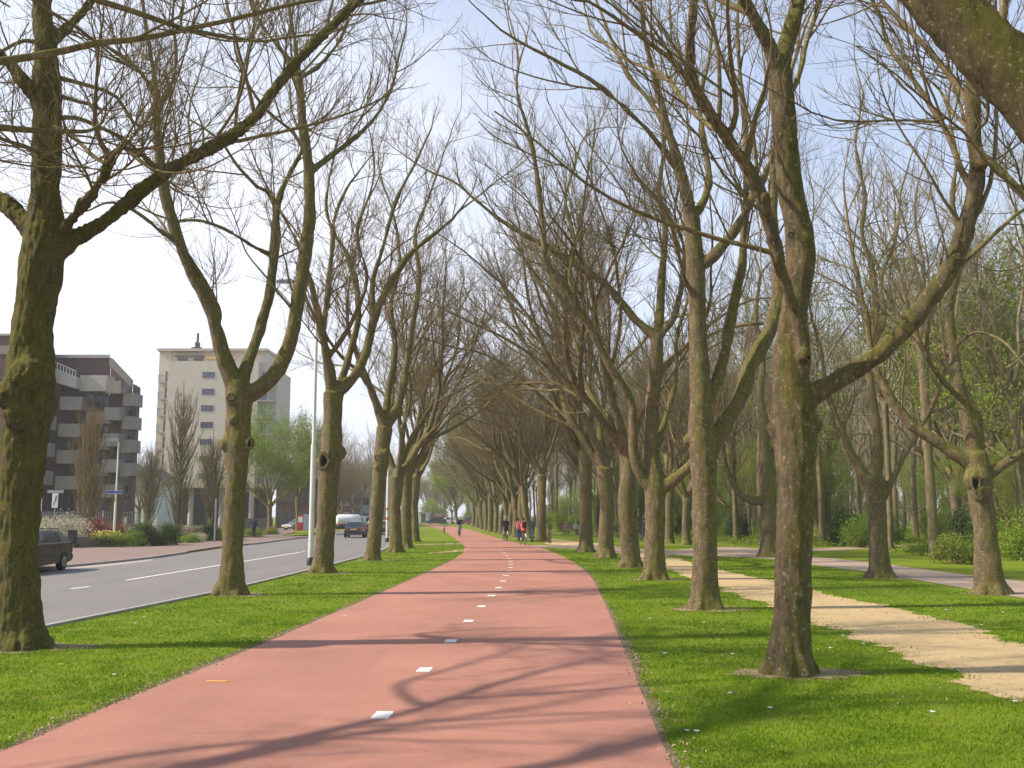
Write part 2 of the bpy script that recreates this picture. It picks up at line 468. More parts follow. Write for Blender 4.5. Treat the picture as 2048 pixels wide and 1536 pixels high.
SWL = np.array([ex(SL, y) + wobble(y, 147.1, 0) for y in sy0]); SWR = np.array([ex(SR, y) + wobble(y, 203.7, 5) for y in sy0])
SWR = np.maximum(SWR, SWL + .05)
V = np.zeros((len(sy0)*2, 3)); V[0::2] = np.c_[SWL, sy0, np.full(len(sy0), .006)]; V[1::2] = np.c_[SWR, sy0, np.full(len(sy0), .006)]
i2 = np.arange(len(sy0)-1)*2
tag(link("sand_path", mesh_np("sand_path", V, np.stack([i2, i2+1, i2+3, i2+2], 1), False), SANDM), kind='structure')
gl = [at(*p) for p in ((2048,1197),(1900,1172),(1750,1146),(1633,1131),(1540,1118),(1436,1113),(1330,1109),(1190,1099),(1068,1095))]
gr = [at(*p) for p in ((2048,1163),(1900,1146),(1750,1126),(1633,1114),(1540,1100),(1436,1093),(1330,1101),(1190,1093),(1062,1090))]
gl = [gl[0] + (gl[0]-gl[1])*k for k in (6,4,2,1)] + gl
gr = [gr[0] + (gr[0]-gr[1])*k for k in (6,4,2,1)] + gr
strip("park_path", smooth_line(gl), smooth_line(gr), .010, GRAVEL, 150, .12, 31)
strip("side_path", smooth_line([at(*p) for p in ((1540,1106),(1633,1103),(1750,1097),(1840,1093),(1990,1085))]),
      smooth_line([at(*p) for p in ((1540,1099),(1633,1097),(1750,1092),(1840,1089),(1990,1082))]), .014, GRAVEL, 60, .1, 32)
strip("side_path", smooth_line([at(*p) for p in ((858,1108),(900,1105),(935,1103))]), smooth_line([at(*p) for p in ((858,1105.5),(900,1101.5),(935,1097))]), .0055, SANDM, 20, .2, 33)
strip("side_path", smooth_line([at(*p) for p in ((780,1091),(860,1090),(920,1089))]), smooth_line([at(*p) for p in ((780,1089.5),(860,1088),(920,1086))]), .0055, GRAVEL, 20, .1, 34)

# road on the left
ROAD = asphalt_grey("road_asphalt", (.125, .115, .108), (.165, .152, .142))
re_ = [np.array(p) for p in ((-9.2,-60),(-8.9,0),(-8.25,17.5))] + [at(*p)[:2] for p in ((411,1189),(620,1140),(726,1113),(764,1100),(776,1090),(776,1076),(766,1062),(752,1050),(742,1043))]
rf = [np.array(p) for p in ((-19.8,-60),(-18.6,0),(-17.6,25))] + [at(*p)[:2] for p in ((230,1125),(368,1108),(500,1090),(620,1074),(668,1065),(694,1056),(712,1049),(722,1043))]
RE, RF = smooth_line(re_, 3), smooth_line(rf, 3)
strip("road", RF, RE, .012, ROAD, 150, 0, 41)
# kerb of the near verge
def ribbon(name, L, w, z0, z1, mat, kind='structure', side=1):
    A, B = np.array(L), offs(L, side*w)
    mb = MB()
    n = len(A); vs = [(p[0], p[1], z0) for p in A] + [(p[0], p[1], z1) for p in A] + [(p[0], p[1], z1) for p in B] + [(p[0], p[1], z0) for p in B]
    fs = []
    for i in range(n-1):
        for k in range(4): 
            a_, b_ = k*n, ((k+1) % 4)*n
            fs.append((a_+i, a_+i+1, b_+i+1, b_+i))
    fs += [(0, n, 2*n, 3*n), (n-1, 4*n-1, 3*n-1, 2*n-1)]
    mb.add(vs, fs)
    return tag(link(name, mb.mesh(name), mat), kind=kind)
ribbon("kerb", RE, .14, -.05, .05, KERB, side=-1)
# road markings : one thing each
def stripe(px0, px1, w, label):
    a, b = at(*px0)[:2], at(*px1)[:2]
    d = (b-a)/np.linalg.norm(b-a); nrm = np.array((-d[1], d[0]))*w/2
    c = (a+b)/2
    mb = MB().prism([tuple(v-c) for v in (a-nrm, b-nrm, b+nrm, a+nrm)], 0, .004, 'z')
    tag(link("road_line", mb.mesh("road_line"), WHITE_PAINT, loc=(c[0], c[1], .0125)), label, "road line", "white lines on the grey road")
stripe((143,1178.5),(179,1174), .14, "short white dash on the grey road nearest the camera")
stripe((254,1161),(601,1105), .14, "long solid white line along the middle of the grey road")
stripe((605,1104),(609,1103.2), .14, "tiny white dash just beyond the far end of the long road line")
stripe((615,1102),(622,1101), .14, "second tiny white dash beyond the long road line, before the tall pole")
stripe((668,1071),(672,1069.8), .14, "distant white dash on the road behind the dark hatchback")
# raised brick pavement on the far side, with kerb; lowered at the driveway
kp = [np.array(p) for p in ((-17.7,-10),(-17.65,25))] + [at(*p)[:2] for p in ((231,1125.5),(310,1116),(370,1107))]
KP = smooth_line(kp, 2)
back_line = [(-60, 56), (-60, -10)]
far_edge = [at(*p)[:2] for p in ((620,1074.5),(590,1078),(500,1090),(440,1096))]
pav = [tuple(p) for p in far_edge] + [tuple(p) for p in reversed(KP)] + [(-34, -10)] + [(-30, 40), (-27.5, 52)] + [tuple(at(*p)[:2]) for p in ((230,1093),(330,1087),(420,1083),(480,1074),(540,1062),(570,1056),(600,1054),(588,1066),(563,1073))]
sheet("pavement", pav, .10, PAVER, thick=.25)
ribbon("kerb", KP, .16, -.05, .105, KERB, side=-1)
ribbon("kerb", smooth_line([at(*p)[:2] for p in ((500,1090),(560,1082),(620,1074))], 2), .16, -.05, .105, KERB, side=-1)
sheet("driveway", [tuple(at(*p)[:2]) for p in ((131,1127),(231,1126),(310,1117),(300,1123),(215,1133),(130,1140))], .016, asphalt_grey("driveway_apron", (.25, .22, .19), (.32, .28, .25)))
# bare soil rings under the trees are part of the ground cover
# ------------------------------------------------------------------ trees
def unit(v): return v / np.maximum(np.linalg.norm(v, axis=-1, keepdims=True), 1e-9)
def tubes(P, R, sides):
    """K branches (K,S+1,3), radii (K,S+1) -> verts, quads"""
    K, S1, _ = P.shape
    T = unit(np.gradient(P, axis=1))
    mean = np.abs(unit(P[:, -1] - P[:, 0]))
    ref = np.eye(3)[np.argmin(mean, axis=1)][:, None, :]
    U = unit(np.cross(T, np.broadcast_to(ref, T.shape))); W = np.cross(T, U)
    a = np.arange(sides) * 2*pi/sides
    V = P[:, :, None, :] + R[:, :, None, None] * (U[:, :, None, :]*np.cos(a)[None, None, :, None] + W[:, :, None, :]*np.sin(a)[None, None, :, None])
    idx = np.arange(K*S1*sides).reshape(K, S1, sides)
    q = np.stack([idx[:, :-1, :], np.roll(idx[:, :-1, :], -1, 2), np.roll(idx[:, 1:, :], -1, 2), idx[:, 1:, :]], -1).reshape(-1, 4)
    return V.reshape(-1, 3), q
def cat(parts):
    V, Q, n = [], [], 0
    for v, q in parts:
        V.append(v); Q.append(q + n); n += len(v)
    return np.concatenate(V), np.concatenate(Q)
def resample(P, R, S):
    P = np.array(P, float); R = np.array(R, float)
    # Catmull-Rom dense, then arc-length resample
    E = np.vstack([2*P[0]-P[1], P, 2*P[-1]-P[-2]])
    D, RR = [], []
    for i in range(1, len(E)-2):
        for t in np.linspace(0, 1, 8, endpoint=False):
            D.append(.5*((2*E[i]) + (-E[i-1]+E[i+1])*t + (2*E[i-1]-5*E[i]+4*E[i+1]-E[i+2])*t*t + (-E[i-1]+3*E[i]-3*E[i+1]+E[i+2])*t**3))
            RR.append(R[i-1]*(1-t) + R[min(i, len(R)-1)]*t)
    D.append(E[-2]); RR.append(R[-1])
    D = np.array(D); RR = np.array(RR)
    s = np.r_[0, np.cumsum(np.linalg.norm(np.diff(D, axis=0), axis=1))]
    t = np.linspace(0, s[-1], S+1)
    return np.stack([np.interp(t, s, D[:, k]) for k in range(3)], 1), np.interp(t, s, RR)
def march(rng, O, D, L, R0, S, sigma, trop, r_end=.35, bias=None):
    """grow K branches: start O, direction D, length L, radius R0"""
    K = len(O); P = np.zeros((K, S+1, 3)); P[:, 0] = O; d = unit(D)
    up = np.array((0, 0, 1.0))
    kink = rng.normal(size=(K, 3))
    for i in range(S):
        kink = kink*.45 + rng.normal(size=(K, 3))*.9
        d = unit(d + kink*sigma + up*trop/S + (0 if bias is None else bias/S))
        P[:, i+1] = P[:, i] + d*(L/S)[:, None]
    t = np.linspace(0, 1, S+1)[None, :]
    R = R0[:, None] * (1 - (1-r_end)*t**.8)
    return P, R
def spawn(rng, P, R, dens, lo, hi, ang, S, sigma, trop, t0=.12, kr=.011, rmax=.62, r_end=.3, up=.25, taper=.55, tmax=1.0, bias=None):
    """side branches on a batch of parents; dens per metre"""
    seg = np.linalg.norm(np.diff(P, axis=1), axis=2); L = seg.sum(1)
    n = rng.poisson(np.maximum(L*(1-t0)*dens, 0))
    idx = np.repeat(np.arange(len(P)), n)
    if len(idx) == 0: idx = np.array([0])
    t = t0 + (tmax-t0)*rng.random(len(idx))
    f = t*(P.shape[1]-1); i0 = np.minimum(f.astype(int), P.shape[1]-2); w = (f-i0)[:, None]
    O = P[idx, i0]*(1-w) + P[idx, i0+1]*w
    T = unit(P[idx, i0+1]-P[idx, i0]); rp = R[idx, i0]*(1-w[:, 0]) + R[idx, i0+1]*w[:, 0]
    q = unit(np.cross(T, rng.normal(size=T.shape)))
    a = radians(1)*rng.normal(ang, 12, len(idx))
    D = T*np.cos(a)[:, None] + q*np.sin(a)[:, None] + np.array((0, 0, up))
    if bias is not None: D = D + bias*.6
    ln = rng.uniform(lo, hi, len(idx))*(1-taper*t)*np.minimum(1, (rp/.02)**.25)
    r0 = np.minimum(rp*rmax, kr*ln + .0028)
    return march(rng, O, D, ln, r0, S, sigma, trop, r_end, bias)
def tips(rng, P, R, ln, S, sigma, trop):
    """carry every branch on past its end as a finer one"""
    D = P[:, -1]-P[:, -2]
    return march(rng, P[:, -1], D, rng.uniform(.6, 1.2, len(P))*ln, R[:, -1], S, sigma, trop, .25)

def skin(name, parts, voxel, rough=.02, ridges=0.0, seed=0):
    """one continuous surface over overlapping tubes"""
    V, Q = cat(parts)
    me = mesh_np("raw", V, Q)
    o = bpy.data.objects.new("raw", me); COL.objects.link(o)
    md = o.modifiers.new("r", 'REMESH'); md.mode = 'VOXEL'; md.voxel_size = voxel
    sm = o.modifiers.new("s", 'SMOOTH'); sm.factor = .5; sm.iterations = 4
    dg = bpy.context.evaluated_depsgraph_get(); dg.update()
    out = bpy.data.meshes.new_from_object(o.evaluated_get(dg))
    out.name = name
    bpy.data.objects.remove(o); bpy.data.meshes.remove(me)
    n = len(out.vertices)
    co = np.zeros(n*3, np.float32); out.vertices.foreach_get("co", co); co = co.reshape(-1, 3)
    no = np.zeros(n*3, np.float32); out.vertices.foreach_get("normal", no); no = no.reshape(-1, 3)
    d = np.zeros(n, np.float32)
    s = seed*13.7
    for i in range(n):
        x, y, z = co[i]
        d[i] = rough*mnoise.noise((x*2.6+s, y*2.6, z*1.5)) + rough*.55*mnoise.noise((x*8+s, y*8, z*3.5)) + (ridges*mnoise.noise((x*24+s, y*24, z*5)) if ridges else 0)
    co += no*d[:, None]
    out.vertices.foreach_set("co", co.ravel())
    out.polygons.foreach_set("use_smooth", np.ones(len(out.polygons), bool))
    out.update()
    return out
def capped(P, R):
    """close a tube's ends for the skin"""
    P = np.concatenate([P[:1] - (P[1:2]-P[:1])*.02, P, P[-1:] + (P[-1:]-P[-2:-1])*.3]); R = np.r_[.002, R, .002]
    return P[None], R[None]
def roots(rng, r, n=7, reach=1.0, h=.42):
    """a gentle uneven flare with a few longer buttress roots"""
    out = []
    for k in range(n):
        a = 2*pi*(k + rng.uniform(-.38, .38))/n
        ca, sa = cos(a), sin(a); q = rng.uniform(.45, 1.15)*reach
        P = np.array([(ca*r*.62, sa*r*.62, h*(.5+q)), (ca*r*.80, sa*r*.80, .20*q+.06), (ca*r*(1.0+.28*q), sa*r*(1.0+.28*q), .02), (ca*r*(1.05+.62*q), sa*r*(1.05+.62*q), -.14)])
        R = np.array([r*.22, r*.34, r*.30, r*.14])
        P, R = resample(P, R, 8); out.append(tubes(*capped(P, R), 8))
    return out
def twigs(rng, B1, lvl, side=None, dens=1.0, leafy=0):
    """finer and finer branches on the main limbs. B1=(P,R). returns mesh parts and the list of twig batches"""
    P1, R1 = B1
    parts = []
    P2, R2 = spawn(rng, P1, R1, 1.9*dens, 1.8, 5.2, 50, 11, .09, .75, .22, .0088, .55, .28, .20, .5, bias=side)
    T2 = tips(rng, P1, R1, 1.8, 8, .10, 1.3)
    parts.append(tubes(P2, R2, 5)); parts.append(tubes(*T2, 5))
    P3, R3 = spawn(rng, P2, R2, 3.9*dens, .7, 2.1, 45, 7, .10, .6, .10, .0065, .65, .4, .10, .45)
    Pt, Rt = spawn(rng, T2[0], T2[1], 4.2*dens, .6, 1.6, 38, 7, .10, .7, .05, .0065, .65, .35, .12, .4)
    P3 = np.concatenate([P3, Pt]); R3 = np.concatenate([R3, Rt])
    parts.append(tubes(P3, R3, 4))
    batches = [(P3, R3)]
    if lvl >= 4:
        P4, R4 = spawn(rng, P3, R3, 5.0*dens, .3, .95, 42, 4, .11, .7, .10, .006, .8, .55, .2, .4)
        parts.append(tubes(P4, R4, 3)); batches.append((P4, R4))
    return parts, batches
def leaves(rng, B, per, size, spread=.1):
    """small leaf faces strewn along twigs"""
    P, R = B
    K = len(P); m = int(K*per)
    i = rng.integers(0, K, m); j = rng.integers(1, P.shape[1], m)
    c = P[i, j] + rng.normal(size=(m, 3))*spread
    return leaf_quads(rng, c, size)
def leaf_quads(rng, c, size):
    m = len(c)
    u = unit(rng.normal(size=(m, 3))); v = unit(np.cross(u, rng.normal(size=(m, 3))))
    s = (size*rng.uniform(.6, 1.3, m))[:, None]
    V = np.stack([c - u*s, c + v*s*.55, c + u*s, c - v*s*.55], 1).reshape(-1, 3)
    return V, np.arange(4*m).reshape(m, 4)

def grow_limb(rng, start, d, L, r0, S=16, sigma=.09, trop=.9, r_end=.22, bias=None):
    P, R = march(rng, np.array([start]), np.array([d]), np.array([L]), np.array([r0]), S, sigma, trop, r_end, bias)
    return P[0], R[0]
def proc_tree(seed, h_fork=4.2, r=.33, height=16.0, nl=4, spread=.75, bias=(0, 0, 0), lvl=4, dens=1.0, voxel=.06, leafy=0, lean=(0, 0)):
    """pollard-like avenue tree: knobbly trunk, a fork, a vase of wandering limbs. returns trunk mesh, crown parts, batches"""
    rng = np.random.default_rng(seed); b = np.array(bias, float)
    S = 24
    top = np.array((lean[0], lean[1], h_fork))
    mid = top*.5 + np.array((rng.normal()*.12, rng.normal()*.12, 0))
    tp = [(0, 0, -.15), (0, 0, .15), (0, 0, .6), tuple(mid), tuple(top*.84), tuple(top)]
    tr = [r*1.35, r*1.25, r*1.02, r*.9, r*1.0, r*1.12]
    P, R = resample(tp, tr, S)
    skin_parts = [tubes(*capped(P, R), 14)] + roots(rng, r*1.02, 7, 1.0)
    limbs = []
    a0 = rng.uniform(0, 2*pi)
    for k in range(nl):
        a = a0 + 2*pi*(k + rng.uniform(-.25, .25))/nl
        sp = spread*rng.uniform(.6, 1.25)
        d = np.array((cos(a)*sp, sin(a)*sp, 1.0)) + b*.5
        z = h_fork*rng.uniform(.86, 1.0)
        st = top*(z/h_fork)
        L = (height-h_fork)*rng.uniform(.8, 1.08)
        limbs.append(grow_limb(rng, st, d, L, r*rng.uniform(.48, .62), 20, .075, .55, .16, b*.6))
    if rng.random() < .7:
        limbs.append(grow_limb(rng, top, np.array((rng.normal()*.15, rng.normal()*.15, 1)) + b*.3, (height-h_fork)*1.05, r*.66, 20, .06, .4, .15, b*.5))
    subs = []
    for (lp, lr) in limbs:
        for q in range(rng.integers(2, 4)):
            i = rng.integers(4, 13)
            t = unit(lp[i+1]-lp[i]); s_ = unit(np.cross(t, rng.normal(size=3)))
            subs.append(grow_limb(rng, lp[i], t + s_*rng.uniform(.45, .8), (height-lp[i][2])*rng.uniform(.75, 1.0)+.8, lr[i]*rng.uniform(.6, .8), 20, .08, .6, .2, b*.5))
    limbs += subs
    return finish_tree(rng, skin_parts, limbs, voxel, lvl, dens, b*.35, leafy, seed)
def finish_tree(rng, skin_parts, limbs, voxel, lvl, dens, side, leafy, seed, rough=.03, ridges=0.0, cutr=None):
    cr = cutr or max(.045, voxel*1.15)
    crown = []
    LP, LR = [], []
    for P, R in limbs:
        n = len(P)
        big = np.where(R > cr)[0]
        e = (big.max() if len(big) else -1)
        if e >= 2:
            skin_parts.append(tubes(*capped(P[:e+1], R[:e+1]), 10))
        s = max(0, e-1)
        if n - s >= 3:
            crown.append(tubes(P[None, s:], R[None, s:], 7))
        Pq, Rq = resample(P, R, 20); LP.append(Pq); LR.append(Rq)
    LP, LR = np.array(LP), np.array(LR)
    parts, batches = twigs(rng, (LP, LR), lvl, side if np.any(side) else None, dens)
    trunk = skin("trunk", skin_parts, voxel, rough, ridges, seed)
    return trunk, cat(crown + parts), batches
def px_limb(Y, pts, dy0=0.0, dy1=0.0, origin=(0, 0, 0)):
    """a limb drawn from its (x, y, width) along the photograph, standing at depth Y (dy: leaning towards or away)"""
    n = len(pts); P, R = [], []
    s = np.r_[0, np.cumsum([np.hypot(pts[i+1][0]-pts[i][0], pts[i+1][1]-pts[i][1]) for i in range(n-1)])]
    for i, (x, y, w) in enumerate(pts):
        p, t = on(x, y, Y + dy0 + (dy1-dy0)*(s[i]/s[-1]))
        P.append(p - np.array(origin)); R.append(max(.011, w*.45*t/F))
    return np.array(P), np.array(R)
TREES = {}
def hero_tree(key, seed, base_px, trunk, limbs, label, group, mats=(None, None), voxel=.03, dens=1.0, lvl=4, side=(0, 0, 0), blobs=(), knots=(), rough=.02, ridges=0.0, rootn=6, extra=0, cutr=None, root_reach=1.0):
    rng = np.random.default_rng(seed)
    B = at(*base_px); Y = B[1]
    root = empty("avenue_tree", B, 0, label, "tree", group)
    tp, tr = px_limb(Y, trunk, origin=B)
    tp[0][2] = -.15
    P, R = resample(tp, tr, 40)
    sp = [tubes(*capped(P, R), 16)] + roots(rng, tr[2]*1.0, rootn, root_reach*1.05)
    for (x, y, w, dy) in blobs:
        p, t = on(x, y, Y+dy); p = p - B; r = w*.5*t/F
        bp = np.array([p + np.array((0, 0, z*r)) for z in (-1, -.6, 0, .6, 1)]); br = r*np.array((.15, .75, 1, .75, .15))
        sp.append(tubes(bp[None], br[None], 10))
    LB = []
    S_ = [np.array([(x, y, 0.0) for x, y, w in trunk])]
    for pts, d0, d1 in limbs:
        # the limb starts at the depth of the limb or trunk it grows from
        known = np.concatenate(S_); j = np.argmin(np.hypot(known[:, 0]-pts[0][0], known[:, 1]-pts[0][1]))
        d1 = d1 - d0 + known[j, 2]; d0 = known[j, 2]
        sl_ = np.r_[0, np.cumsum([np.hypot(pts[i+1][0]-pts[i][0], pts[i+1][1]-pts[i][1]) for i in range(len(pts)-1)])]
        fr_ = np.linspace(0, 1, 40); sx = np.interp(fr_, sl_/sl_[-1], [q[0] for q in pts]); sy_ = np.interp(fr_, sl_/sl_[-1], [q[1] for q in pts])
        S_.append(np.stack([sx, sy_, d0 + (d1-d0)*fr_], 1)[4:])
        pts = [(pts[0][0]*.2 + known[j, 0]*.8, pts[0][1]*.4 + known[j, 1]*.6, pts[0][2])] + list(pts[1:])
        lp, lr = px_limb(Y, pts, d0, d1, B)
        n = max(12, int(np.linalg.norm(np.diff(lp, axis=0), axis=1).sum()/.3))
        lp, lr = resample(lp, lr, n)
        # wander a little, as bark and years make it
        lp[1:-1] += np.cumsum(rng.normal(size=(n-1, 3))*.006, 0)
        LB.append((lp, lr))
        if lr[-1] > .035:   # carries on above the picture
            d = lp[-1]-lp[-3]
            LB.append(grow_limb(rng, lp[-1], d, 4.5, lr[-1], 16, .08, .5, .2))
    # the trunk's own upper part bears twigs too
    m = P[:, 2] > .62*P[:, 2].max()
    if m.sum() > 4:
        LB2 = resample(P[m], R[m]*.5, 20)
    tm, crown, bt = finish_tree(rng, sp, LB, voxel, lvl, dens, np.array(side, float), 0, seed, rough, ridges, cutr)
    link("trunk", tm, mats[0] or BARK, root)
    V, Q = crown
    link("crown", mesh_np("crown", V, Q), mats[1] or TWIG, root)
    for (x, y, w, h, dy, hol) in knots:
        knot(root, B, x, y, w, h, Y+dy, hol, seed)
    TREES[key] = (root, B)
    return root
def knot(root, B, x, y, w, h, Y, hollow, seed):
    """healed branch scar: a rim of bark round a dark hollow or pale cut wood, facing the camera side"""
    p, t = on(x, y, Y); p = p - B; rx, rz = w*.5*t/F, h*.5*t/F
    mb = MB(); n, mr = 20, 8; vs, fs = [], []
    for i in range(n):
        a = 2*pi*i/n; wob = 1 + .12*sin(3*a+seed)
        for k in range(mr):
            q = 2*pi*k/mr; rr = 1 + .34*cos(q)
            vs.append((p[0] + rx*wob*rr*cos(a), p[1] - .38*rx*sin(q), p[2] + rz*wob*rr*sin(a)))
    for i in range(n):
        for k in range(mr):
            fs.append((i*mr+k, ((i+1) % n)*mr+k, ((i+1) % n)*mr+(k+1) % mr, i*mr+(k+1) % mr))
    mb.add(vs, fs)
    kn = mb.build("knot", BARK, root, smooth=True)
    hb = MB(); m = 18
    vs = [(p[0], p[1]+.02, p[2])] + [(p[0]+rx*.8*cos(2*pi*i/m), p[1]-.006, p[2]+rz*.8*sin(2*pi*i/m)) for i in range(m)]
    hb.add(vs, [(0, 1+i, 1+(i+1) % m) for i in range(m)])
    hb.build("knot_hole_shade" if hollow else "cut_face", HOLE_SHADE if hollow else HEARTWOOD, kn)  # shallow disc, the hole's shade is put into its colour

GL, GR, GS = "avenue trees along the road verge", "avenue trees along the right edge of the cycle path", "trees between the sand path and the park path"
hero_tree("L1", 11, (44, 1296),
  [(42,1312,150),(42,1292,124),(42,1255,100),(40,1200,84),(37,1120,76),(40,1000,82),(50,900,92),(56,830,106),(57,780,112),(60,735,98),(64,660,86),(74,600,84),(82,540,90),(88,490,98),(92,440,74),(92,390,62),(93,320,59),(95,250,60),(94,200,64),(95,150,56),(92,90,46),(84,20,42),(82,-60,38),(84,-200,28),(80,-380,16),(85,-520,8)],
  [([(100,520,60),(125,492,44),(160,470,34),(220,432,31),(280,385,29),(340,337,30),(420,296,27),(480,262,26),(520,225,25),(545,190,24),(590,130,22),(640,78,21),(700,22,20),(745,-18,18),(850,-90,14),(950,-200,9)], 0, 1.5),
   ([(112,490,34),(135,450,25),(165,412,22),(200,368,20),(222,318,19),(225,300,14),(200,288,12),(190,262,11),(194,190,8),(200,110,6),(206,40,4)], 0, -1.6),
   ([(224,312,13),(245,292,10),(290,330,8),(330,345,6)], -1.4, -2.2),
   ([(70,470,62),(38,430,44),(8,402,36),(-40,378,30),(-120,330,22),(-220,220,14),(-260,90,8)], 0, 1.0),
   ([(80,215,44),(55,175,30),(25,135,25),(0,106,22),(-40,60,20),(-100,-20,15),(-150,-140,9)], 0, -1.5),
   ([(104,95,30),(128,62,23),(152,38,21),(175,14,20),(195,-12,18),(240,-100,13),(262,-240,8)], 0, 1.6),
   ([(105,185,16),(130,195,10),(165,207,8),(198,216,5)], 0, .8),
   ([(110,225,13),(150,236,10),(200,256,9),(255,285,8),(300,332,7)], 0, 1.6),
   ([(112,245,12),(150,272,10),(180,300,9),(215,325,8),(238,296,6)], .2, -1.8),
   ([(112,150,12),(170,170,9),(230,190,8),(275,250,7),(310,180,5)], 0, 2.2),
   ([(80,290,12),(30,285,9),(-10,272,8),(-60,250,5)], -.2, -1.8),
   ([(86,95,13),(50,80,9),(0,98,7),(-40,96,5)], 0, -1.5)],
  "nearest thick mossy trunk at the left edge, its long limb reaching over the path", GL,
  (BARK_MOSSY, TWIG), .028, 1.25, 4, blobs=[(22,790,66,-.35),(95,775,58,-.3),(56,755,84,-.25),(120,475,58,.05),(46,760,70,-.3),(106,192,34,-.05),(40,830,70,-.3)], rough=.035, ridges=.030, rootn=8, root_reach=1.05)
hero_tree("L2", 22, (463, 1190),
  [(463,1196,84),(463,1188,66),(464,1160,58),(465,1100,48),(468,1030,46),(472,960,46),(474,915,52),(475,888,60),(476,860,52),(477,825,54),(478,795,60),(474,765,52)],
  [([(472,790,46),(462,755,42),(448,715,37),(436,670,33),(424,630,27),(402,585,25),(382,548,25),(358,492,25),(338,425,25),(324,360,23),(316,295,21),(312,230,17),(310,180,14),(298,100,10),(285,30,8),(275,-40,6)], 0, -1.5),
   ([(436,665,17),(438,625,13),(424,585,11),(408,560,10)], -.4, -.6),
   ([(313,222,14),(332,185,10),(348,150,9),(352,100,8),(343,40,6),(350,-30,5)], -1.3, -2),
   ([(310,190,13),(285,150,10),(245,115,9),(200,85,7),(140,60,5)], -1.4, -3),
   ([(322,345,12),(285,310,9),(240,300,7),(210,335,5)], -1, -2.4),
   ([(350,490,12),(320,460,9),(275,425,8),(225,405,6),(180,420,4)], -.8, -2.2),
   ([(480,780,36),(491,738,27),(508,690,25),(527,630,24),(540,565,22),(547,490,21),(551,420,19),(556,395,15),(573,355,11),(596,312,10),(606,262,7),(600,200,5)], 0, 1.6),
   ([(550,415,14),(535,385,10),(515,378,8),(470,330,7),(440,285,6),(380,240,4)], 1.2, .4),
   ([(541,510,12),(505,490,9),(455,458,8),(400,440,7),(350,440,5),(290,420,4)], .8, -1),
   ([(484,800,44),(520,775,36),(552,745,34),(575,700,32),(590,645,31),(602,580,30),(613,500,29),(621,420,27),(619,345,25),(611,275,23),(604,210,20),(599,160,18),(588,130,12),(560,90,10),(525,45,8),(495,-15,6)], 0, .8),
   ([(600,162,13),(592,90,10),(578,10,8),(568,-70,5)], .7, 1.2),
   ([(619,352,17),(655,318,13),(712,272,11),(752,232,9),(785,172,7),(802,95,5)], .5, 2.0),
   ([(604,150,10),(640,130,9),(680,80,8),(700,20,6),(700,-60,4)], .7, 2),
   ([(602,290,12),(585,262,10),(540,225,8),(500,170,6),(470,100,5)], .6, -1.0)],
  "second tree from the left edge, trunk with a collar of knobs", GL,
  (BARK, TWIG), .032, 1.05, 4, blobs=[(452,888,30,-.1),(497,886,30,-.1),(470,800,40,-.15),(466,840,20,-.3)], knots=[(499,888,9,20,-.36,True),(461,794,14,13,-.40,False)], rough=.03)
hero_tree("L3", 33, (645, 1146),
  [(645,1152,64),(645,1144,52),(647,1120,45),(651,1060,42),(655,1000,44),(659,940,48),(662,900,48),(664,850,40),(666,810,42),(667,785,46)],
  [([(666,795,34),(658,745,25),(650,700,21),(640,655,19),(630,610,17),(617,555,13),(595,490,9),(565,430,6)], 0, -1.5),
   ([(645,665,16),(655,600,14),(662,530,12),(668,470,10),(655,415,8),(662,340,5)], -.4, .5),
   ([(670,792,32),(700,762,24),(726,720,21),(744,655,19),(760,602,18),(790,548,16),(822,502,13),(872,462,9),(915,425,5)], 0, .8),
   ([(746,645,15),(744,565,12),(764,495,10),(790,405,8),(832,322,6),(862,258,4)], .3, 2),
   ([(672,800,22),(698,712,17),(716,640,15),(712,565,12),(692,505,10),(665,455,8),(690,380,6),(720,340,4)], .2, 2.2),
   ([(655,720,13),(700,650,11),(735,560,9),(715,470,7),(735,400,5)], -.3, -2)],
  "third tree in the verge row, oval hollow knot halfway up, beside a tall pole", GL, (BARK, TWIG), .036, 1.1, 4,
  blobs=[(646,925,34,-.15),(677,905,34,0)], knots=[(648,922,18,30,-.50,True)], rough=.035)
hero_tree("L4", 44, (745, 1121),
  [(744,1124,48),(744,1119,40),(747,1095,33),(752,1040,31),(757,980,31),(761,930,35),(765,890,33),(770,855,36)],
  [([(768,862,24),(750,800,17),(730,745,14),(708,695,11),(695,640,8),(700,560,6)], 0, -1.5),
   ([(772,862,26),(798,805,18),(814,725,15),(826,645,13),(838,555,11),(830,470,8),(858,395,6),(880,330,4)], 0, 1),
   ([(770,850,20),(775,790,16),(790,700,13),(782,610,11),(800,530,9),(790,440,6),(770,380,4)], 0, 2),
   ([(740,775,12),(715,740,10),(690,720,8),(650,670,6)], -.5, -3)],
  "fourth tree in the verge row, leaning slightly right behind the dark hatchback", GL, (BARK, TWIG), .04, 1.3, 4, blobs=[(770,905,20,-.2),(755,935,18,-.2)], knots=[(754,915,9,10,-.42,False)], rough=.035)
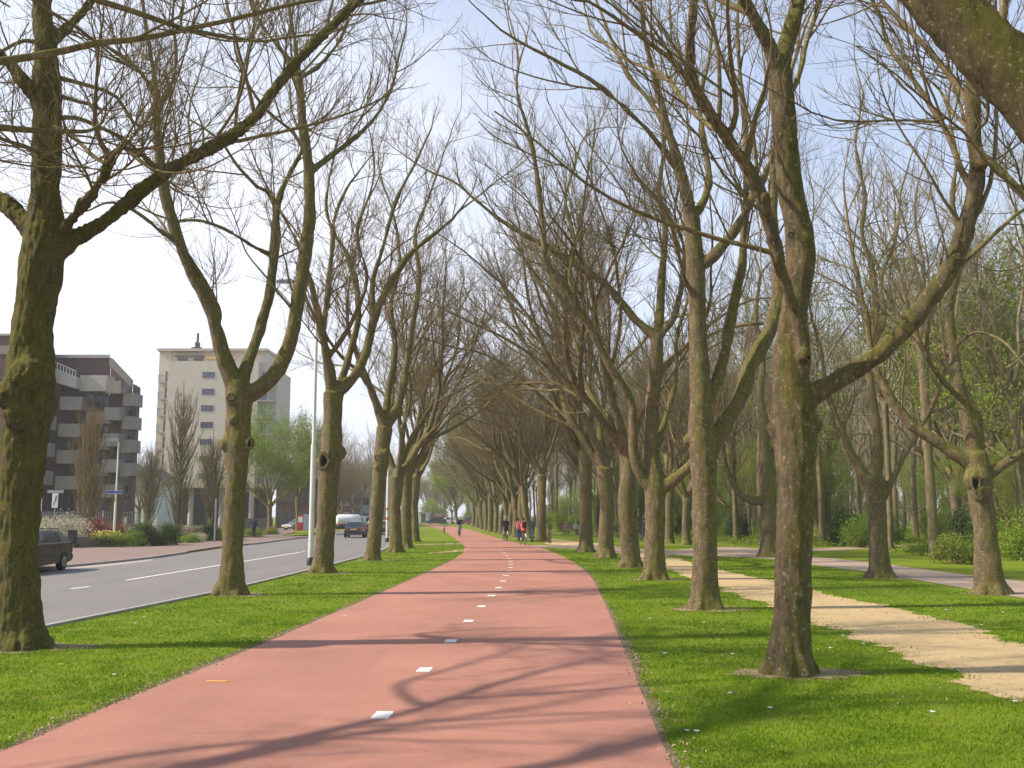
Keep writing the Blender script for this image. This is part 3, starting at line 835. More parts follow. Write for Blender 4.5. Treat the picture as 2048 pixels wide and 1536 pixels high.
hero_tree("R1", 55, (1582, 1348),
  [(1582,1362,130),(1582,1346,104),(1582,1310,88),(1584,1240,82),(1587,1150,79),(1590,1060,79),(1592,980,82),(1592,920,90),(1590,860,100),(1586,815,94),(1580,770,76),(1578,700,64),(1588,620,58),(1598,560,60),(1602,505,66),(1596,455,62),(1582,390,54),(1574,320,52),(1570,260,52),(1566,200,55),(1560,150,58),(1558,125,50)],
  [([(1560,165,44),(1545,110,33),(1522,65,28),(1500,25,26),(1476,-15,26),(1440,-80,22),(1380,-180,16),(1300,-300,10)], 0, -1.2),
   ([(1562,165,44),(1574,90,34),(1588,40,32),(1602,-5,30),(1618,-60,26),(1640,-160,18),(1650,-290,10)], 0, 1),
   ([(1598,815,74),(1628,786,52),(1665,764,44),(1740,721,40),(1800,668,40),(1852,605,40),(1892,545,39),(1917,480,38),(1937,410,38),(1950,345,36),(1944,275,32),(1941,205,30),(1944,110,26),(1948,10,20),(1940,-120,14)], 0, -1.0),
   ([(1948,300,22),(1975,318,19),(2010,345,18),(2050,388,17),(2120,440,14),(2200,470,9)], -.8, -2.5),
   ([(1938,372,18),(1920,330,14),(1903,285,12),(1882,245,12),(1846,185,12),(1806,130,11),(1774,85,10),(1770,50,8),(1745,0,7),(1720,-60,5)], -.7, .6),
   ([(1940,222,18),(1908,165,14),(1852,95,12),(1795,38,11),(1748,-12,8),(1700,-70,5)], -.9, -.2),
   ([(1968,262,9),(1974,240,8),(1976,190,7),(1978,120,4)], -.9, -1.8),
   ([(1610,800,52),(1606,745,36),(1606,705,32),(1602,660,28),(1580,600,27),(1558,530,27),(1540,465,27),(1522,400,29),(1488,332,31),(1450,275,30),(1420,232,28),(1392,188,27),(1374,135,25),(1378,70,22),(1384,-15,20),(1380,-120,14),(1372,-240,8)], -.3, -2.2),
   ([(1488,335,18),(1500,290,15),(1510,240,12),(1530,180,10),(1538,130,7)], -1.2, -2.2),
   ([(1455,280,17),(1470,240,14),(1470,180,12),(1460,110,10),(1455,30,8),(1450,-60,6)], -1.5, -3),
   ([(1590,215,16),(1600,150,12),(1615,80,11),(1632,20,9),(1640,-40,6)], .1, 1.6),
   ([(1400,200,14),(1350,130,12),(1300,90,10),(1230,40,8),(1150,0,6)], -1.9, -3.2),
   ([(1440,262,13),(1390,225,11),(1330,150,9),(1260,120,7),(1180,60,5)], -1.6, .4),
   ([(1500,30,14),(1420,-10,12),(1330,-60,10),(1200,-110,8)], -.5, 1)],
  "nearest big trunk on the right verge, a thick limb reaching right", GR, (BARK, TWIG), .026, 1.0, 4, side=(-.25, 0, 0),
  blobs=[(1556,856,46,0),(1622,850,46,0),(1612,480,34,-.1),(1607,712,30,-.3),(1965,330,26,-.75),(1530,395,20,-1.1)], knots=[(1617,716,8,12,-.46,True),(1582,470,12,11,-.42,False)], rough=.026, ridges=.014, rootn=7, root_reach=.9)
hero_tree("R2", 66, (1411, 1218),
  [(1411,1226,92),(1411,1216,76),(1411,1190,62),(1410,1140,56),(1409,1060,54),(1408,980,54),(1407,925,60),(1404,880,62),(1402,830,54),(1400,760,44),(1398,680,40),(1394,600,40),(1391,530,42),(1387,470,38),(1382,430,36)],
  [([(1412,905,50),(1440,862,40),(1464,824,36),(1488,782,35),(1500,735,34),(1532,680,34),(1554,615,32),(1556,550,28),(1550,485,24),(1548,400,20),(1560,300,16),(1575,210,12),(1590,120,8)], 0, 2),
   ([(1408,800,30),(1432,770,25),(1448,708,24),(1464,620,23),(1482,530,21),(1488,455,18),(1492,400,17),(1490,320,15),(1488,240,13),(1478,150,10),(1474,50,8),(1480,-50,5)], 0, 1.2),
   ([(1394,550,30),(1425,515,25),(1462,472,24),(1490,425,22),(1506,388,19),(1530,345,14),(1545,300,10),(1550,230,7)], 0, -1.2),
   ([(1384,445,34),(1372,390,27),(1356,330,23),(1334,250,19),(1312,165,16),(1292,85,13),(1280,0,10),(1262,-80,7)], 0, -1.5),
   ([(1386,445,24),(1408,405,18),(1418,355,16),(1410,285,13),(1402,205,10),(1420,120,8),(1430,20,6)], 0, 1.4),
   ([(1362,345,16),(1320,290,14),(1270,235,12),(1190,165,10),(1110,120,8),(1040,80,6),(980,40,4)], -.6, -2),
   ([(1352,310,14),(1310,215,12),(1255,150,10),(1225,85,8),(1200,20,6),(1180,-40,5)], -.6, .8),
   ([(1395,610,16),(1370,560,12),(1350,480,10),(1330,420,8),(1280,360,6)], 0, -2)],
  "second trunk on the right verge, with a stout curved limb rising to its right", GR, (BARK, TWIG), .032, 1.0, 4, side=(-.3, 0, 0), blobs=[(1425,800,20,-.1),(1378,880,26,0),(1410,655,18,.1)], rough=.028, root_reach=.9)
hero_tree("R3", 77, (1308, 1159),
  [(1308,1166,74),(1308,1158,60),(1308,1138,49),(1309,1090,45),(1310,1040,45),(1311,1000,47),(1311,975,50),(1306,930,36),(1303,870,33),(1306,800,31),(1312,730,29),(1315,670,28)],
  [([(1316,985,36),(1345,962,27),(1380,930,22),(1408,890,16),(1440,840,12),(1470,790,8)], 0, -1.2),
   ([(1304,985,36),(1284,955,28),(1270,915,24),(1268,850,21),(1263,800,20),(1222,733,19),(1182,655,18),(1152,612,18),(1128,566,18),(1096,526,17),(1088,440,14),(1076,340,12),(1062,265,10),(1042,205,8),(1036,140,6)], 0, -1.2),
   ([(1312,690,24),(1290,655,20),(1272,640,19),(1242,602,18),(1202,562,17),(1152,527,16),(1112,502,14),(1050,468,12),(990,430,9),(930,380,6)], 0, .8),
   ([(1315,680,24),(1320,620,20),(1326,540,17),(1332,450,14),(1318,380,12),(1330,300,9),(1320,200,6)], 0, 1.2),
   ([(1316,690,18),(1345,640,15),(1362,580,13),(1368,500,11),(1350,430,8),(1360,350,6)], 0, -1.2),
   ([(1306,900,16),(1330,840,13),(1350,760,12),(1352,680,10),(1375,600,8)], 0, 2),
   ([(1160,622,13),(1140,560,11),(1150,480,9),(1130,400,7),(1150,330,5)], -.6, .6)],
  "third trunk on the right verge, low fork with a limb sweeping left over the path", GR, (BARK, TWIG), .036, 1.0, 4, side=(-.35, 0, 0), rough=.03)
hero_tree("S1", 88, (1982, 1188),
  [(1984,1196,104),(1983,1186,80),(1978,1160,62),(1974,1110,53),(1969,1050,49),(1963,1000,51),(1958,960,58),(1955,930,54),(1951,905,46)],
  [([(1950,935,40),(1918,914,32),(1875,884,29),(1830,855,26),(1792,812,23),(1762,762,20),(1742,702,17),(1735,640,14),(1715,560,11),(1700,480,8),(1690,400,5)], 0, 1),
   ([(1968,960,36),(1995,938,25),(2020,922,22),(2052,903,20),(2120,858,15),(2170,790,10)], 0, -1),
   ([(1952,925,42),(1942,865,32),(1926,802,29),(1913,742,26),(1906,682,24),(1900,610,22),(1912,548,19),(1922,480,16),(1905,400,12),(1915,320,9),(1900,240,6)], 0, .6),
   ([(1950,915,26),(1957,885,24),(1953,845,22),(1950,820,17)], .1, .1),
   ([(1928,805,14),(1880,752,12),(1855,700,10),(1860,620,8),(1880,540,5)], .3, -1.5),
   ([(1906,690,13),(1950,665,10),(2000,680,8),(2040,720,6)], .3, -1)],
  "right-hand tree beside the grey park path with an oval hollow in its trunk", GS, (BARK, TWIG), .036, 1.0, 4, blobs=[(1955,958,56,-.15),(1965,985,44,-.25)], knots=[(1951,967,16,30,-.52,True)], rough=.03, rootn=8, root_reach=1.2)
hero_tree("S2", 99, (1761, 1156),
  [(1762,1162,78),(1761,1154,62),(1759,1135,49),(1757,1080,41),(1754,1020,40),(1751,985,46),(1749,955,44)],
  [([(1744,985,32),(1718,938,22),(1692,885,18),(1667,825,15),(1650,765,12),(1640,700,10),(1622,630,8),(1610,550,5)], 0, 1),
   ([(1750,975,32),(1754,900,23),(1750,835,20),(1738,770,18),(1742,690,17),(1750,610,16),(1740,530,14),(1722,465,12),(1728,390,10),(1710,300,7),(1720,220,5)], 0, .5),
   ([(1760,1010,24),(1784,962,15),(1814,902,13),(1840,860,12),(1872,790,10),(1895,720,8),(1910,640,5)], 0, -1.4),
   ([(1742,700,12),(1770,640,11),(1762,560,9),(1790,480,7),(1800,400,5)], .3, 1.5)],
  "tree beside the grey park path, its three slim limbs opening like a V", GS, (BARK, TWIG), .038, 1.0, 4, blobs=[(1752,965,40,-.1)], rough=.03)
hero_tree("S3", 111, (1535, 1114),
  [(1535,1119,60),(1535,1113,46),(1536,1090,35),(1537,1040,31),(1536,990,34),(1533,950,30),(1530,900,26),(1528,840,23)],
  [([(1533,1005,26),(1505,1002,19),(1475,982,15),(1455,940,12),(1446,885,10),(1450,820,7),(1440,740,5)], 0, -1),
   ([(1528,860,22),(1520,790,18),(1526,720,15),(1512,640,12),(1520,560,8)], 0, 1),
   ([(1532,930,16),(1555,880,14),(1565,810,12),(1580,740,9),(1575,660,6)], 0, 1.5)],
  "tree before the woodland with a hook-shaped lower limb on its left", GS, (BARK, TWIG), .045, 1.0, 4, rough=.03)
# tree just right of the camera: only its mossy limb is seen
hero_tree("R0", 122, (2500, 1990),
  [(2500,2050,300),(2500,1985,265),(2500,1850,225),(2480,1500,215),(2450,1100,215),(2420,800,225),(2400,640,215)],
  [([(2400,700,190),(2300,480,165),(2180,330,152),(2060,190,142),(1950,70,136),(1860,-30,132),(1740,-170,120),(1600,-340,100),(1450,-560,80),(1300,-900,55)], .1, 1.6),
   ([(2400,680,170),(2430,400,150),(2460,100,130),(2440,-250,110),(2400,-700,80)], 0, .5),
   ([(2410,660,130),(2520,450,110),(2660,250,90),(2800,-50,60)], 0, -.5)],
  "tree just outside the picture, its thick mossy limb crossing the upper right corner", GR, (BARK_MOSSY, TWIG), .025, .8, 4, rough=.03, ridges=.012)

# ---- the rest of the avenue, from a few grown trees
PROTO = {}
def proto(key, seed, **k):
    tm, (V, Q), bt = proc_tree(seed, **k)
    PROTO[key] = (tm, mesh_np("crown", V, Q), bt)
for i in range(4): proto(f"a{i}", 500+i, h_fork=4.0+.5*i, r=.36, height=16.5, nl=4+i % 2, spread=.5, bias=(-.38, 0, 0), voxel=.06, dens=1.0)
for i in range(5): proto(f"f{i}", 600+i, h_fork=(4.2, 3.4, 4.6, 2.9, 3.9)[i], r=(.34, .30, .36, .33, .28)[i], height=15.5, nl=4+i % 3, lean=(.25*(i-2), .15), spread=.6, bias=(-.25, 0, 0), voxel=.08, dens=1.05)
def plant(key, name, loc, rz, s, label, cat_, group, bk=None, tw=None):
    tm, cm, _ = PROTO[key]
    r = empty(name, loc, rz, label, cat_, group)
    r.scale = (s, s, s*random.Random(int(loc[0]*91+loc[1]*37)).uniform(.93, 1.08))
    link("trunk", tm, bk or BARK, r); link("crown", cm, tw or TWIG, r)
    return r
RX = random.Random(9)
# verge row beyond the fourth tree, and one before the picture on the left (its shadow falls on the path)
proto("l0", 640, h_fork=3.8, r=.33, height=15.0, nl=6, spread=.85, bias=(.1, .35, 0), voxel=.06, dens=.75)
plant("l0", "avenue_tree", (-7.6, 5.6, 0), 0.0, .95, "tree out of frame at the near left whose branches shade the path", "tree", GL)
plant("a3", "avenue_tree", (-7.8, -4.0, 0), .6, 1.0, "tree standing behind the camera on the left verge", "tree", GL)
for (px, py), k, s, lab in (((791,1105),"a0",.95,"fifth tree in the verge row, right beside the farther tall pole"), ((812,1096),"a2",.95,"sixth tree in the verge row, half hidden behind the fifth"), ((830,1083),"a3",.92,"last tree in the verge row, its limbs reaching right over the grass")):
    plant(k, "avenue_tree", at(px, py), 3.1 if k != "a3" else 3.6, s, lab, "tree", GL)
for (px, py), k, rz, s, lab in (((1262,1134),"a1",.2,1.0,"fourth trunk on the right verge, close behind the low-forked third"), ((1212,1115),"a0",-.3,1.0,"fifth trunk on the right verge, pale green with algae"),
        ((1172,1104),"a2",.1,1.0,"sixth trunk on the right verge, next to the wooden bollard"), ((1084,1083),"a3",-.2,.95,"tree behind the wooden bollard, close to the man in the navy coat")):
    plant(k, "avenue_tree", at(px, py), rz, s, lab, "tree", GR)
far_row = [((1058,1076.5),"f0"),((1031,1074),"f1"),((1020,1071),"f3"),((1012,1069.5),"a0"),((1002,1068),"f4"),((992,1066),"f1"),((981,1064),"a2"),((972,1062),"f2"),((963,1058.5),"f0"),((955,1055),"f3"),((1046,1075.5),"a1")]
for i, ((px, py), k) in enumerate(far_row):
    plant(k, "avenue_tree", at(px, py), RX.uniform(-1.2, 1.2), RX.uniform(.85, 1.08), "tree in the dense far row beyond the side path, right of the cyclists", "tree", "far trees on the right of the cycle path")
for i, ((px, py), k, s) in enumerate([((1373,1090),"f1",.95),((1338,1087),"f2",.9),((1245,1076),"f0",.9),((1195,1071),"f1",.9),((1656,1082),"a2",1.0)]):
    plant(k, "park_tree", at(px, py), RX.uniform(0, 6), s, ["park tree between the second and third big right trunks, on the far lawn", "slim park tree just left of the second big right trunk on the far lawn", "leaning park tree seen between the fourth and fifth right trunks", "park tree seen between the fifth and sixth right trunks", "straight park tree seen just right of the nearest big trunk"][i], "tree", "scattered park trees on the far lawn")
# street trees on the far side of the road
for i, (px, py, k, s) in enumerate([(668,1057,"f0",.62),(679,1058,"f1",.6),(712,1055,"f2",.6),(719,1054,"f0",.62),(735,1050,"f1",.7),(757,1049,"f2",.75),(640,1054,"f1",.7),(690,1049,"f0",.8),(775,1047,"f2",.85),(700,1044,"f1",1.0),(650,1046,"f0",.95),(745,1044,"f1",1.0)]):
    plant(k, "street_tree", at(px, py), RX.uniform(0, 6), s*(1.0 if s < .7 else 1.15), "bare street tree in the brown clump beyond the bend of the road", "tree", "street trees beyond the road bend")

# bare trodden soil round the feet of the trunks
SOIL_DRY = simple("dry_soil", (.25, .175, .095), .95, .35, 9, bmp=.7)
for o in [o for o in COL.objects if o.name.startswith("avenue_tree") and 5 < o.location.y < 60]:
    rg = random.Random(int(o.location.y*77)); r0 = rg.uniform(.50, .68); n = 44
    P = []
    for k in range(n):
        a = 2*pi*k/n; r = r0*(1 + .45*mnoise.noise((cos(a)*1.3, sin(a)*1.3, o.location.y)) + .35*mnoise.noise((cos(a)*5, sin(a)*5, o.location.y)))
        P.append((o.location.x + r*1.35*cos(a) + .15, o.location.y + r*.9*sin(a)))
    sheet("bare_soil", P, .0075 + .0001*rg.random(), SOIL_DRY)
# ------------------------------------------------------------------ woodland, shrubs, garden plants
GREEN_SPRING = leafmat("spring_leaf", (.135, .22, .014), (.33, .41, .042), .5)
GREEN_MID = leafmat("mid_green_leaf", (.10, .18, .018), (.25, .33, .045), .45)
GREEN_DARK = leafmat("evergreen_leaf", (.03, .065, .018), (.10, .15, .04), .25)
GREEN_YELL = leafmat("yellow_green_leaf", (.11, .16, .02), (.26, .29, .05), .4)
BLOSSOM = leafmat("cream_blossom", (.30, .27, .16), (.62, .57, .44), .3)
RED_LEAF = leafmat("red_leaf", (.14, .03, .02), (.30, .075, .05), .3)
BUFF = leafmat("buff_dry_leaf", (.20, .15, .09), (.42, .34, .24), .3)
YELLOW_FL = leafmat("yellow_petal", (.55, .42, .05), (.75, .66, .20), .3)
for i in range(4): proto(f"w{i}", 700+i, h_fork=7.5+1.3*i, r=.21+.02*(i % 3), height=20, nl=4+i % 2, spread=.42, voxel=.08, dens=.72, lean=(.25*(i-1.5), .2))
def leafy(key, src, per, size, mat, spread=.14, seed=0):
    """young leaves on the twigs of a grown tree"""
    rng = np.random.default_rng(800+seed)
    V, Q = cat([leaves(rng, B, per, size, spread) for B in PROTO[src][2]])
    me = mesh_np("foliage", V, Q, False); me.materials.append(mat)
    PROTO[key] = me
leafy("lw0", "w0", 1.2, .055, GREEN_SPRING, .2, 1)
leafy("lw2", "w2", 1.6, .06, GREEN_MID, .25, 2)
proto("g0", 760, h_fork=3.0, r=.24, height=12, nl=6, spread=.9, voxel=.07, dens=.9)
leafy("lg0", "g0", 2.6, .075, GREEN_SPRING, .22, 3)
leafy("lg1", "g0", 2.0, .075, GREEN_MID, .22, 4)
leafy("lg3", "g0", 4.0, .08, GREEN_MID, .28, 6)
leafy("lg2", "g0", 6.0, .085, GREEN_SPRING, .3, 5)
def plant_leafy(key, lkey, name, loc, rz, s, label, cat_, group=None):
    r = plant(key, name, loc, rz, s, label, cat_, group, BARK_WOOD, TWIG_WOOD)
    link("foliage", PROTO[lkey], None, r)
    return r
# woodland edge on the right : x beyond which trees stand, by depth
EDGE_Y = [30, 36, 52, 66, 75, 90, 130, 180]; EDGE_X = [22, 18.5, 19, 15.5, 12, 10, 4, 1]
RW = random.Random(77)
spots = []
tries = 0
while len(spots) < 225 and tries < 16000:
    tries += 1
    y = 40 + 170*RW.random()**1.25; x = RW.uniform(2, 112)
    if x < np.interp(y, EDGE_Y, EDGE_X) + 1.0 or x > .56*y + 4: continue
    if all((x-a)**2 + (y-b)**2 > 2.8**2 for a, b in spots): spots.append((x, y))
spots.sort(key=lambda p: p[1])
for i, (x, y) in enumerate(spots):
    k = f"w{RW.randrange(4)}"
    sc = RW.uniform(.78, 1.02)
    if k in ("w0", "w2") and RW.random() < .62:
        plant_leafy(k, "l"+k, "woodland_tree", (x, y, 0), RW.uniform(0, 6.28), sc, "slender tree flushed with young green leaves in the woodland on the right", "tree", "leafing trees in the woodland")
    else:
        plant(k, "woodland_tree", (x, y, 0), RW.uniform(0, 6.28), sc, "slender bare tree in the woodland on the right", "tree", "bare trees in the woodland", BARK_WOOD, TWIG_WOOD)
# two reddish-orange trunks at the wood's edge
# shrubs
SHRUB = {}
def shrub_mesh(key, seed, w, h, n, size, mat, stems=7, dense=.5, flat=False):
    rng = np.random.default_rng(seed)
    nc = 26
    cs = rng.normal(size=(nc, 3)); cs = unit(cs)*rng.uniform(.35, 1, (nc, 1))**.6
    cs[:, 2] = np.abs(cs[:, 2])*.95 + .05
    cs = cs*np.array((w/2*.8, w/2*.8, h*.78)) + np.array((0, 0, h*.08))
    if flat: cs[:, :2] = rng.uniform(-1, 1, (nc, 2))*w*.42
    pick = rng.integers(0, nc, n)
    c = cs[pick] + rng.normal(size=(n, 3))*np.array((w*.095, w*.095, h*.10))*rng.uniform(.5, 1.4, (n, 1))
    c[:, 2] = np.abs(c[:, 2]) + .02
    V, Q = leaf_quads(rng, c, size)
    me = mesh_np("foliage", V, Q, False); me.materials.append(mat)
    O = np.c_[rng.normal(size=(nc, 2))*w*.06, np.zeros(nc)-.03]
    P = np.stack([O, O*.6 + cs*.35 + np.array((0, 0, h*.08)), cs*.72, cs, cs*1.12], 1)
    P[:, 1:-1] += rng.normal(size=(nc, 3, 3))*w*.02
    R = np.linspace(.022, .004, 5)[None, :]*np.ones((nc, 1))*max(.6, h/2)
    V, Q = tubes(P, R, 5)
    SHRUB[key] = (me, mesh_np("stems", V, Q))
def shrub(key, loc, rz, s, label, group=None, name="shrub", cat_="shrub", sz=None):
    r = empty(name, loc, rz, label, cat_, group)
    r.scale = s if isinstance(s, tuple) else (s, s, sz or s)
    link("foliage", SHRUB[key][0], None, r); link("stems", SHRUB[key][1], BARK_WOOD, r)
    return r
shrub_mesh("spring", 1, 2.6, 2.2, 5200, .045, GREEN_SPRING)
shrub_mesh("spring2", 2, 3.0, 3.2, 6500, .05, GREEN_SPRING)
shrub_mesh("mid", 3, 3.0, 2.6, 6500, .05, GREEN_MID)
shrub_mesh("dark", 4, 2.4, 2.8, 9000, .05, GREEN_DARK)
shrub_mesh("yell", 5, 2.2, 1.1, 4500, .04, GREEN_YELL)
shrub_mesh("cream", 6, 3.2, 2.1, 6500, .05, BLOSSOM)
shrub_mesh("red", 7, 2.2, 1.8, 4500, .045, RED_LEAF)
shrub_mesh("buff", 8, 2.6, 1.1, 3600, .05, BUFF)
shrub_mesh("low", 9, 2.4, .8, 5000, .04, GREEN_MID)
shrub_mesh("daff", 10, .9, .5, 420, .035, GREEN_MID, flat=True)
# the leafy bank by the right-hand tree
for (px, py, k, s, lab) in ((2055,1120,"spring",1.25,"light green bush at the right picture edge behind the hollow tree"), (1915,1128,"yell",1.15,"low yellow-green bush left of the right-hand hollow tree"),
        (1985,1112,"mid",1.0,"dense mid green bush behind the right-hand hollow tree"), (1930,1098,"dark",.95,"tall dark evergreen bush left behind the hollow tree"),
        (2075,1104,"spring2",1.2,"tall spring green bush at the right picture edge"), (2010,1092,"spring2",1.3,"tall spring green bush rising behind the mid green bush"),
        (1692,1092,"dark",1.0,"dark glossy evergreen bush between two trunks at the wood's edge"), (1880,1082,"spring2",1.0,"bright green bush in shade right of the slim-limbed tree"),
        (1850,1110,"low",.8,"small low green bush on the lawn edge")):
    shrub(k, at(px, py), RW.uniform(0, 6), s, lab, "bushes at the edge of the right-hand woodland")
n_sh = 0
while n_sh < 46:
    y = 48 + 85*RW.random(); x = RW.uniform(4, 60)
    e = np.interp(y, EDGE_Y, EDGE_X)
    if x < e + 1.0 or x > .54*y + 3 or (y < 58 and x < 24) or x > e + 26: continue
    k = RW.choice(["spring", "spring2", "mid", "mid", "spring", "dark"])
    lab = {"dark": "dark evergreen bush among the woodland trunks", "mid": "mid green bush among the woodland trunks"}.get(k, "spring green bush among the woodland trunks")
    shrub(k, (x, y, 0), RW.uniform(0, 6), RW.uniform(.6, 1.15), lab, {"dark": "evergreen bushes in the wood", "mid": "mid green bushes in the wood"}.get(k, "spring green bushes in the wood"))
    n_sh += 1
# saplings in fresh leaf under the tall trees
n_sp = 0
while n_sp < 46:
    y = 50 + 95*RW.random(); x = RW.uniform(5, 75)
    e = np.interp(y, EDGE_Y, EDGE_X)
    if x < e + 1.5 or x > .54*y + 3 or (y < 60 and x < 26): continue
    plant_leafy("g0", RW.choice(["lg0", "lg1", "lg0"]), "sapling", (x, y, 0), RW.uniform(0, 6.28), RW.uniform(.36, .62), "green sapling in fresh leaf under the tall woodland trees", "sapling", "saplings in the woodland")
    n_sp += 1
for px, d, s_, lk, lab in ((1905, 60, 1.35, "lg1", "tall dark-green leafing tree behind the right-hand hollow tree"), (2060, 52, 1.25, "lg0", "leafing tree at the right picture edge behind the bushes"), (1470, 82, .62, "lg0", "young light green tree left of the hook-limbed tree"), (1600, 74, .6, "lg0", "young light green tree behind the nearest big trunk")):
    plant_leafy("g0", lk, "leafy_tree", ((px-1024)/F*d, d, 0), px*.37, s_, lab, "tree")
for i in range(34):
    y = RW.uniform(150, 235); px = RW.uniform(1120, 2060)
    shrub(RW.choice(["spring2", "mid", "spring2", "dark"]), ((px-1024)/F*y, y, 0), RW.uniform(0, 6), RW.uniform(1.8, 2.8), "broad green thicket closing the view deep in the woodland", "thickets deep in the woodland", "thicket", "bush")
for i in range(34):
    y = RW.uniform(185, 270); px = RW.uniform(1180, 2080)
    plant(RW.choice(["f0", "f1", "w1", "w3", "w0"]), "far_tree", ((px-1024)/F*y, y, 0), RW.uniform(0, 6), RW.uniform(.9, 1.15), "bare tree in the far background behind the woodland", "tree", "far trees behind the woodland", BARK_WOOD, TWIG_WOOD)
# green undergrowth on the woodland floor : nobody could count it
rng = np.random.default_rng(31)
m = 52000
y = 38 + 85*rng.random(m)**1.4; x = rng.uniform(2, 62, m)
e = np.interp(y, EDGE_Y, EDGE_X) + .8*np.sin(y*1.7) - 1.0
ok = (x > e) & (x < .56*y + 5)
x, y = x[ok], y[ok]
side1 = [at(*p) for p in ((1500,1103),(1633,1097.5),(1750,1094.5),(1840,1091),(1990,1083))]
sy = np.interp(x, [p[0] for p in side1], [p[1] for p in side1])
gy = np.interp(x, [p[0] for p in gr][::-1], [p[1] for p in gr][::-1])
ok = (np.abs(y-sy) > 1.3) & (y > gy + 1.5) & ((y > sy) | (x > 21))
x, y = x[ok], y[ok]
hh = np.array([max(.04, .16 + .32*mnoise.noise((a*.35, b*.35, 3))) for a, b in zip(x, y)])
V, Q = leaf_quads(rng, np.c_[x, y, hh*rng.random(len(x))*1.5], .085)
tag(link("undergrowth", mesh_np("undergrowth", V, Q, False), GREEN_SPRING), "green leafy undergrowth covering the woodland floor", "undergrowth", kind="stuff")

# far trees closing the view down the path and road
RF2 = random.Random(5)
for i in range(46):
    y = RF2.uniform(215, 330); px = RF2.uniform(560, 1330) if i < 30 else RF2.uniform(800, 1000)
    x = (px-1024)/F*y
    if abs(px-868) < 26: y = RF2.uniform(300, 360); x = (px-1024)/F*y
    plant(RF2.choice(["f0", "f1", "f2", "w1", "w3"]), "far_tree", (x, y, 0), RF2.uniform(0, 6), RF2.uniform(.75, 1.05) if px > 800 else RF2.uniform(.9, 1.25), "bare brown tree in the far distance beyond the end of the path", "tree", "far trees closing the view", BARK_WOOD, TWIG_WOOD)
plant_leafy("g0", "lg2", "leafy_tree", (( 948-1024)/F*175, 175, 0), .4, 1.38, "broad tree in fresh light green leaf at the far end of the path", "tree")
plant_leafy("g0", "lg2", "leafy_tree", (( 985-1024)/F*165, 165, 0), 2.1, .8, "smaller light green tree right of the broad one at the path's far end", "tree")
plant_leafy("g0", "lg1", "leafy_tree", (( 905-1024)/F*215, 215, 0), 3.1, .85, "grey-green rounded tree left of the broad light green one", "tree")
plant("f1", "far_tree", at(914, 1051), 1.0, .8, "lone bare tree behind the approaching cyclist", "tree", None)
for i, (px, d, s) in enumerate(((1120,120,.55),(1150,128,.5),(1235,118,.6),(1290,112,.55),(1180,135,.7),(1100,140,.6),(1330,104,.5))):
    shrub("spring2", ((px-1024)/F*d, d, 0), i, s*1.6, "bright green bush along the far side of the lawn behind the bench", "bushes on the far side of the lawn")

for i in range(20):
    y = RF2.uniform(255, 330); px = RF2.uniform(760, 1110) if i else 868
    shrub(RF2.choice(["spring2", "mid", "buff"]), ((px-1024)/F*y, y, 0), i, RF2.uniform(1.7, 2.8), "wide bush in the far distance closing the view down the path", "bushes at the far end of the view", "thicket", "bush")
# the gardens across the road
def column_tree(key, seed, h, w, red):
    rng = np.random.default_rng(seed)
    P, R = resample([(0,0,-.1),(0,0,.6),(.05,0,h*.4),(0,.05,h*.75),(0,0,h*.97)], [.15,.13,.09,.05,.015], 20)
    n = 130
    t = rng.uniform(.03, .8, n)**1.1; O = np.c_[np.interp(t, np.linspace(0,1,21), P[:,0]), np.interp(t, np.linspace(0,1,21), P[:,1]), t*h*.97]
    a = rng.uniform(0, 2*pi, n); wid = w*.5*np.sin(np.clip(t*1.1+.25, 0, 1)*pi)**.8
    L = np.minimum(h*(1-t)*.75, 4.2)*rng.uniform(.7, 1.05, n)
    D = np.c_[np.cos(a)*.62, np.sin(a)*.62, np.ones(n)]
    LP, LR = march(rng, O, D, L, .012+.009*L, 14, .05, 1.6, .2)
    # keep it within its column
    rad = np.linalg.norm(LP[:, :, :2], axis=2); k = np.minimum(1, (w*.5)/np.maximum(rad, 1e-3)); LP[:, :, :2] *= k[:, :, None]
    p2, r2 = spawn(rng, LP, LR, 5.0, .5, 1.2, 24, 6, .09, .9, .1, .006, .6, .4, .4, .4)
    p3, r3 = spawn(rng, p2, r2, 5.0, .2, .5, 28, 4, .1, .8, .1, .007, .8, .55, .3, .3)
    V, Q = cat([tubes(LP, LR, 5), tubes(p2, r2, 4), tubes(p3, r3, 3)])
    tv, tq = tubes(P[None], R[None], 10)
    PROTO[key] = (mesh_np("trunk", tv, tq), mesh_np("crown", V, Q), None)
column_tree("c0", 1, 11.5, 3.0, True); column_tree("c1", 2, 13.5, 3.7, False); column_tree("c2", 3, 10.5, 2.9, False)
for k, px, d, s, tw, lab in (("c0", 182, 72, 1.0, TWIG_RED, "reddish-brown columnar tree in front of the balcony flats"), ("c1", 362, 82, 1.0, TWIG, "tallest columnar tree, pointed, in front of the beige tower"),
        ("c2", 426, 88, 1.0, TWIG, "columnar tree right of the pointed one, in front of the tower's windows"), ("c2", 303, 92, .92, TWIG, "slim columnar tree at the left corner of the beige tower"),
        ("c2", 240, 84, .5, TWIG_RED, "small bare columnar tree behind the lamp post with the blue sign")):
    plant(k, "columnar_tree", ((px-1024)/F*d, d, 0), px*.1, s, lab, "tree", "columnar trees in the gardens across the road", BARK_WOOD, tw)
plant_leafy("g0", "lg3", "leafy_tree", at(538, 1069), .9, 1.03, "round green-leaved tree in front of the tower's right side", "tree")
plant("g0", "garden_tree", ((285-1024)/F*135, 135, 0), 2.0, .9, "bare tree behind the small white gabled house", "tree", None, BARK_WOOD, TWIG_WOOD)
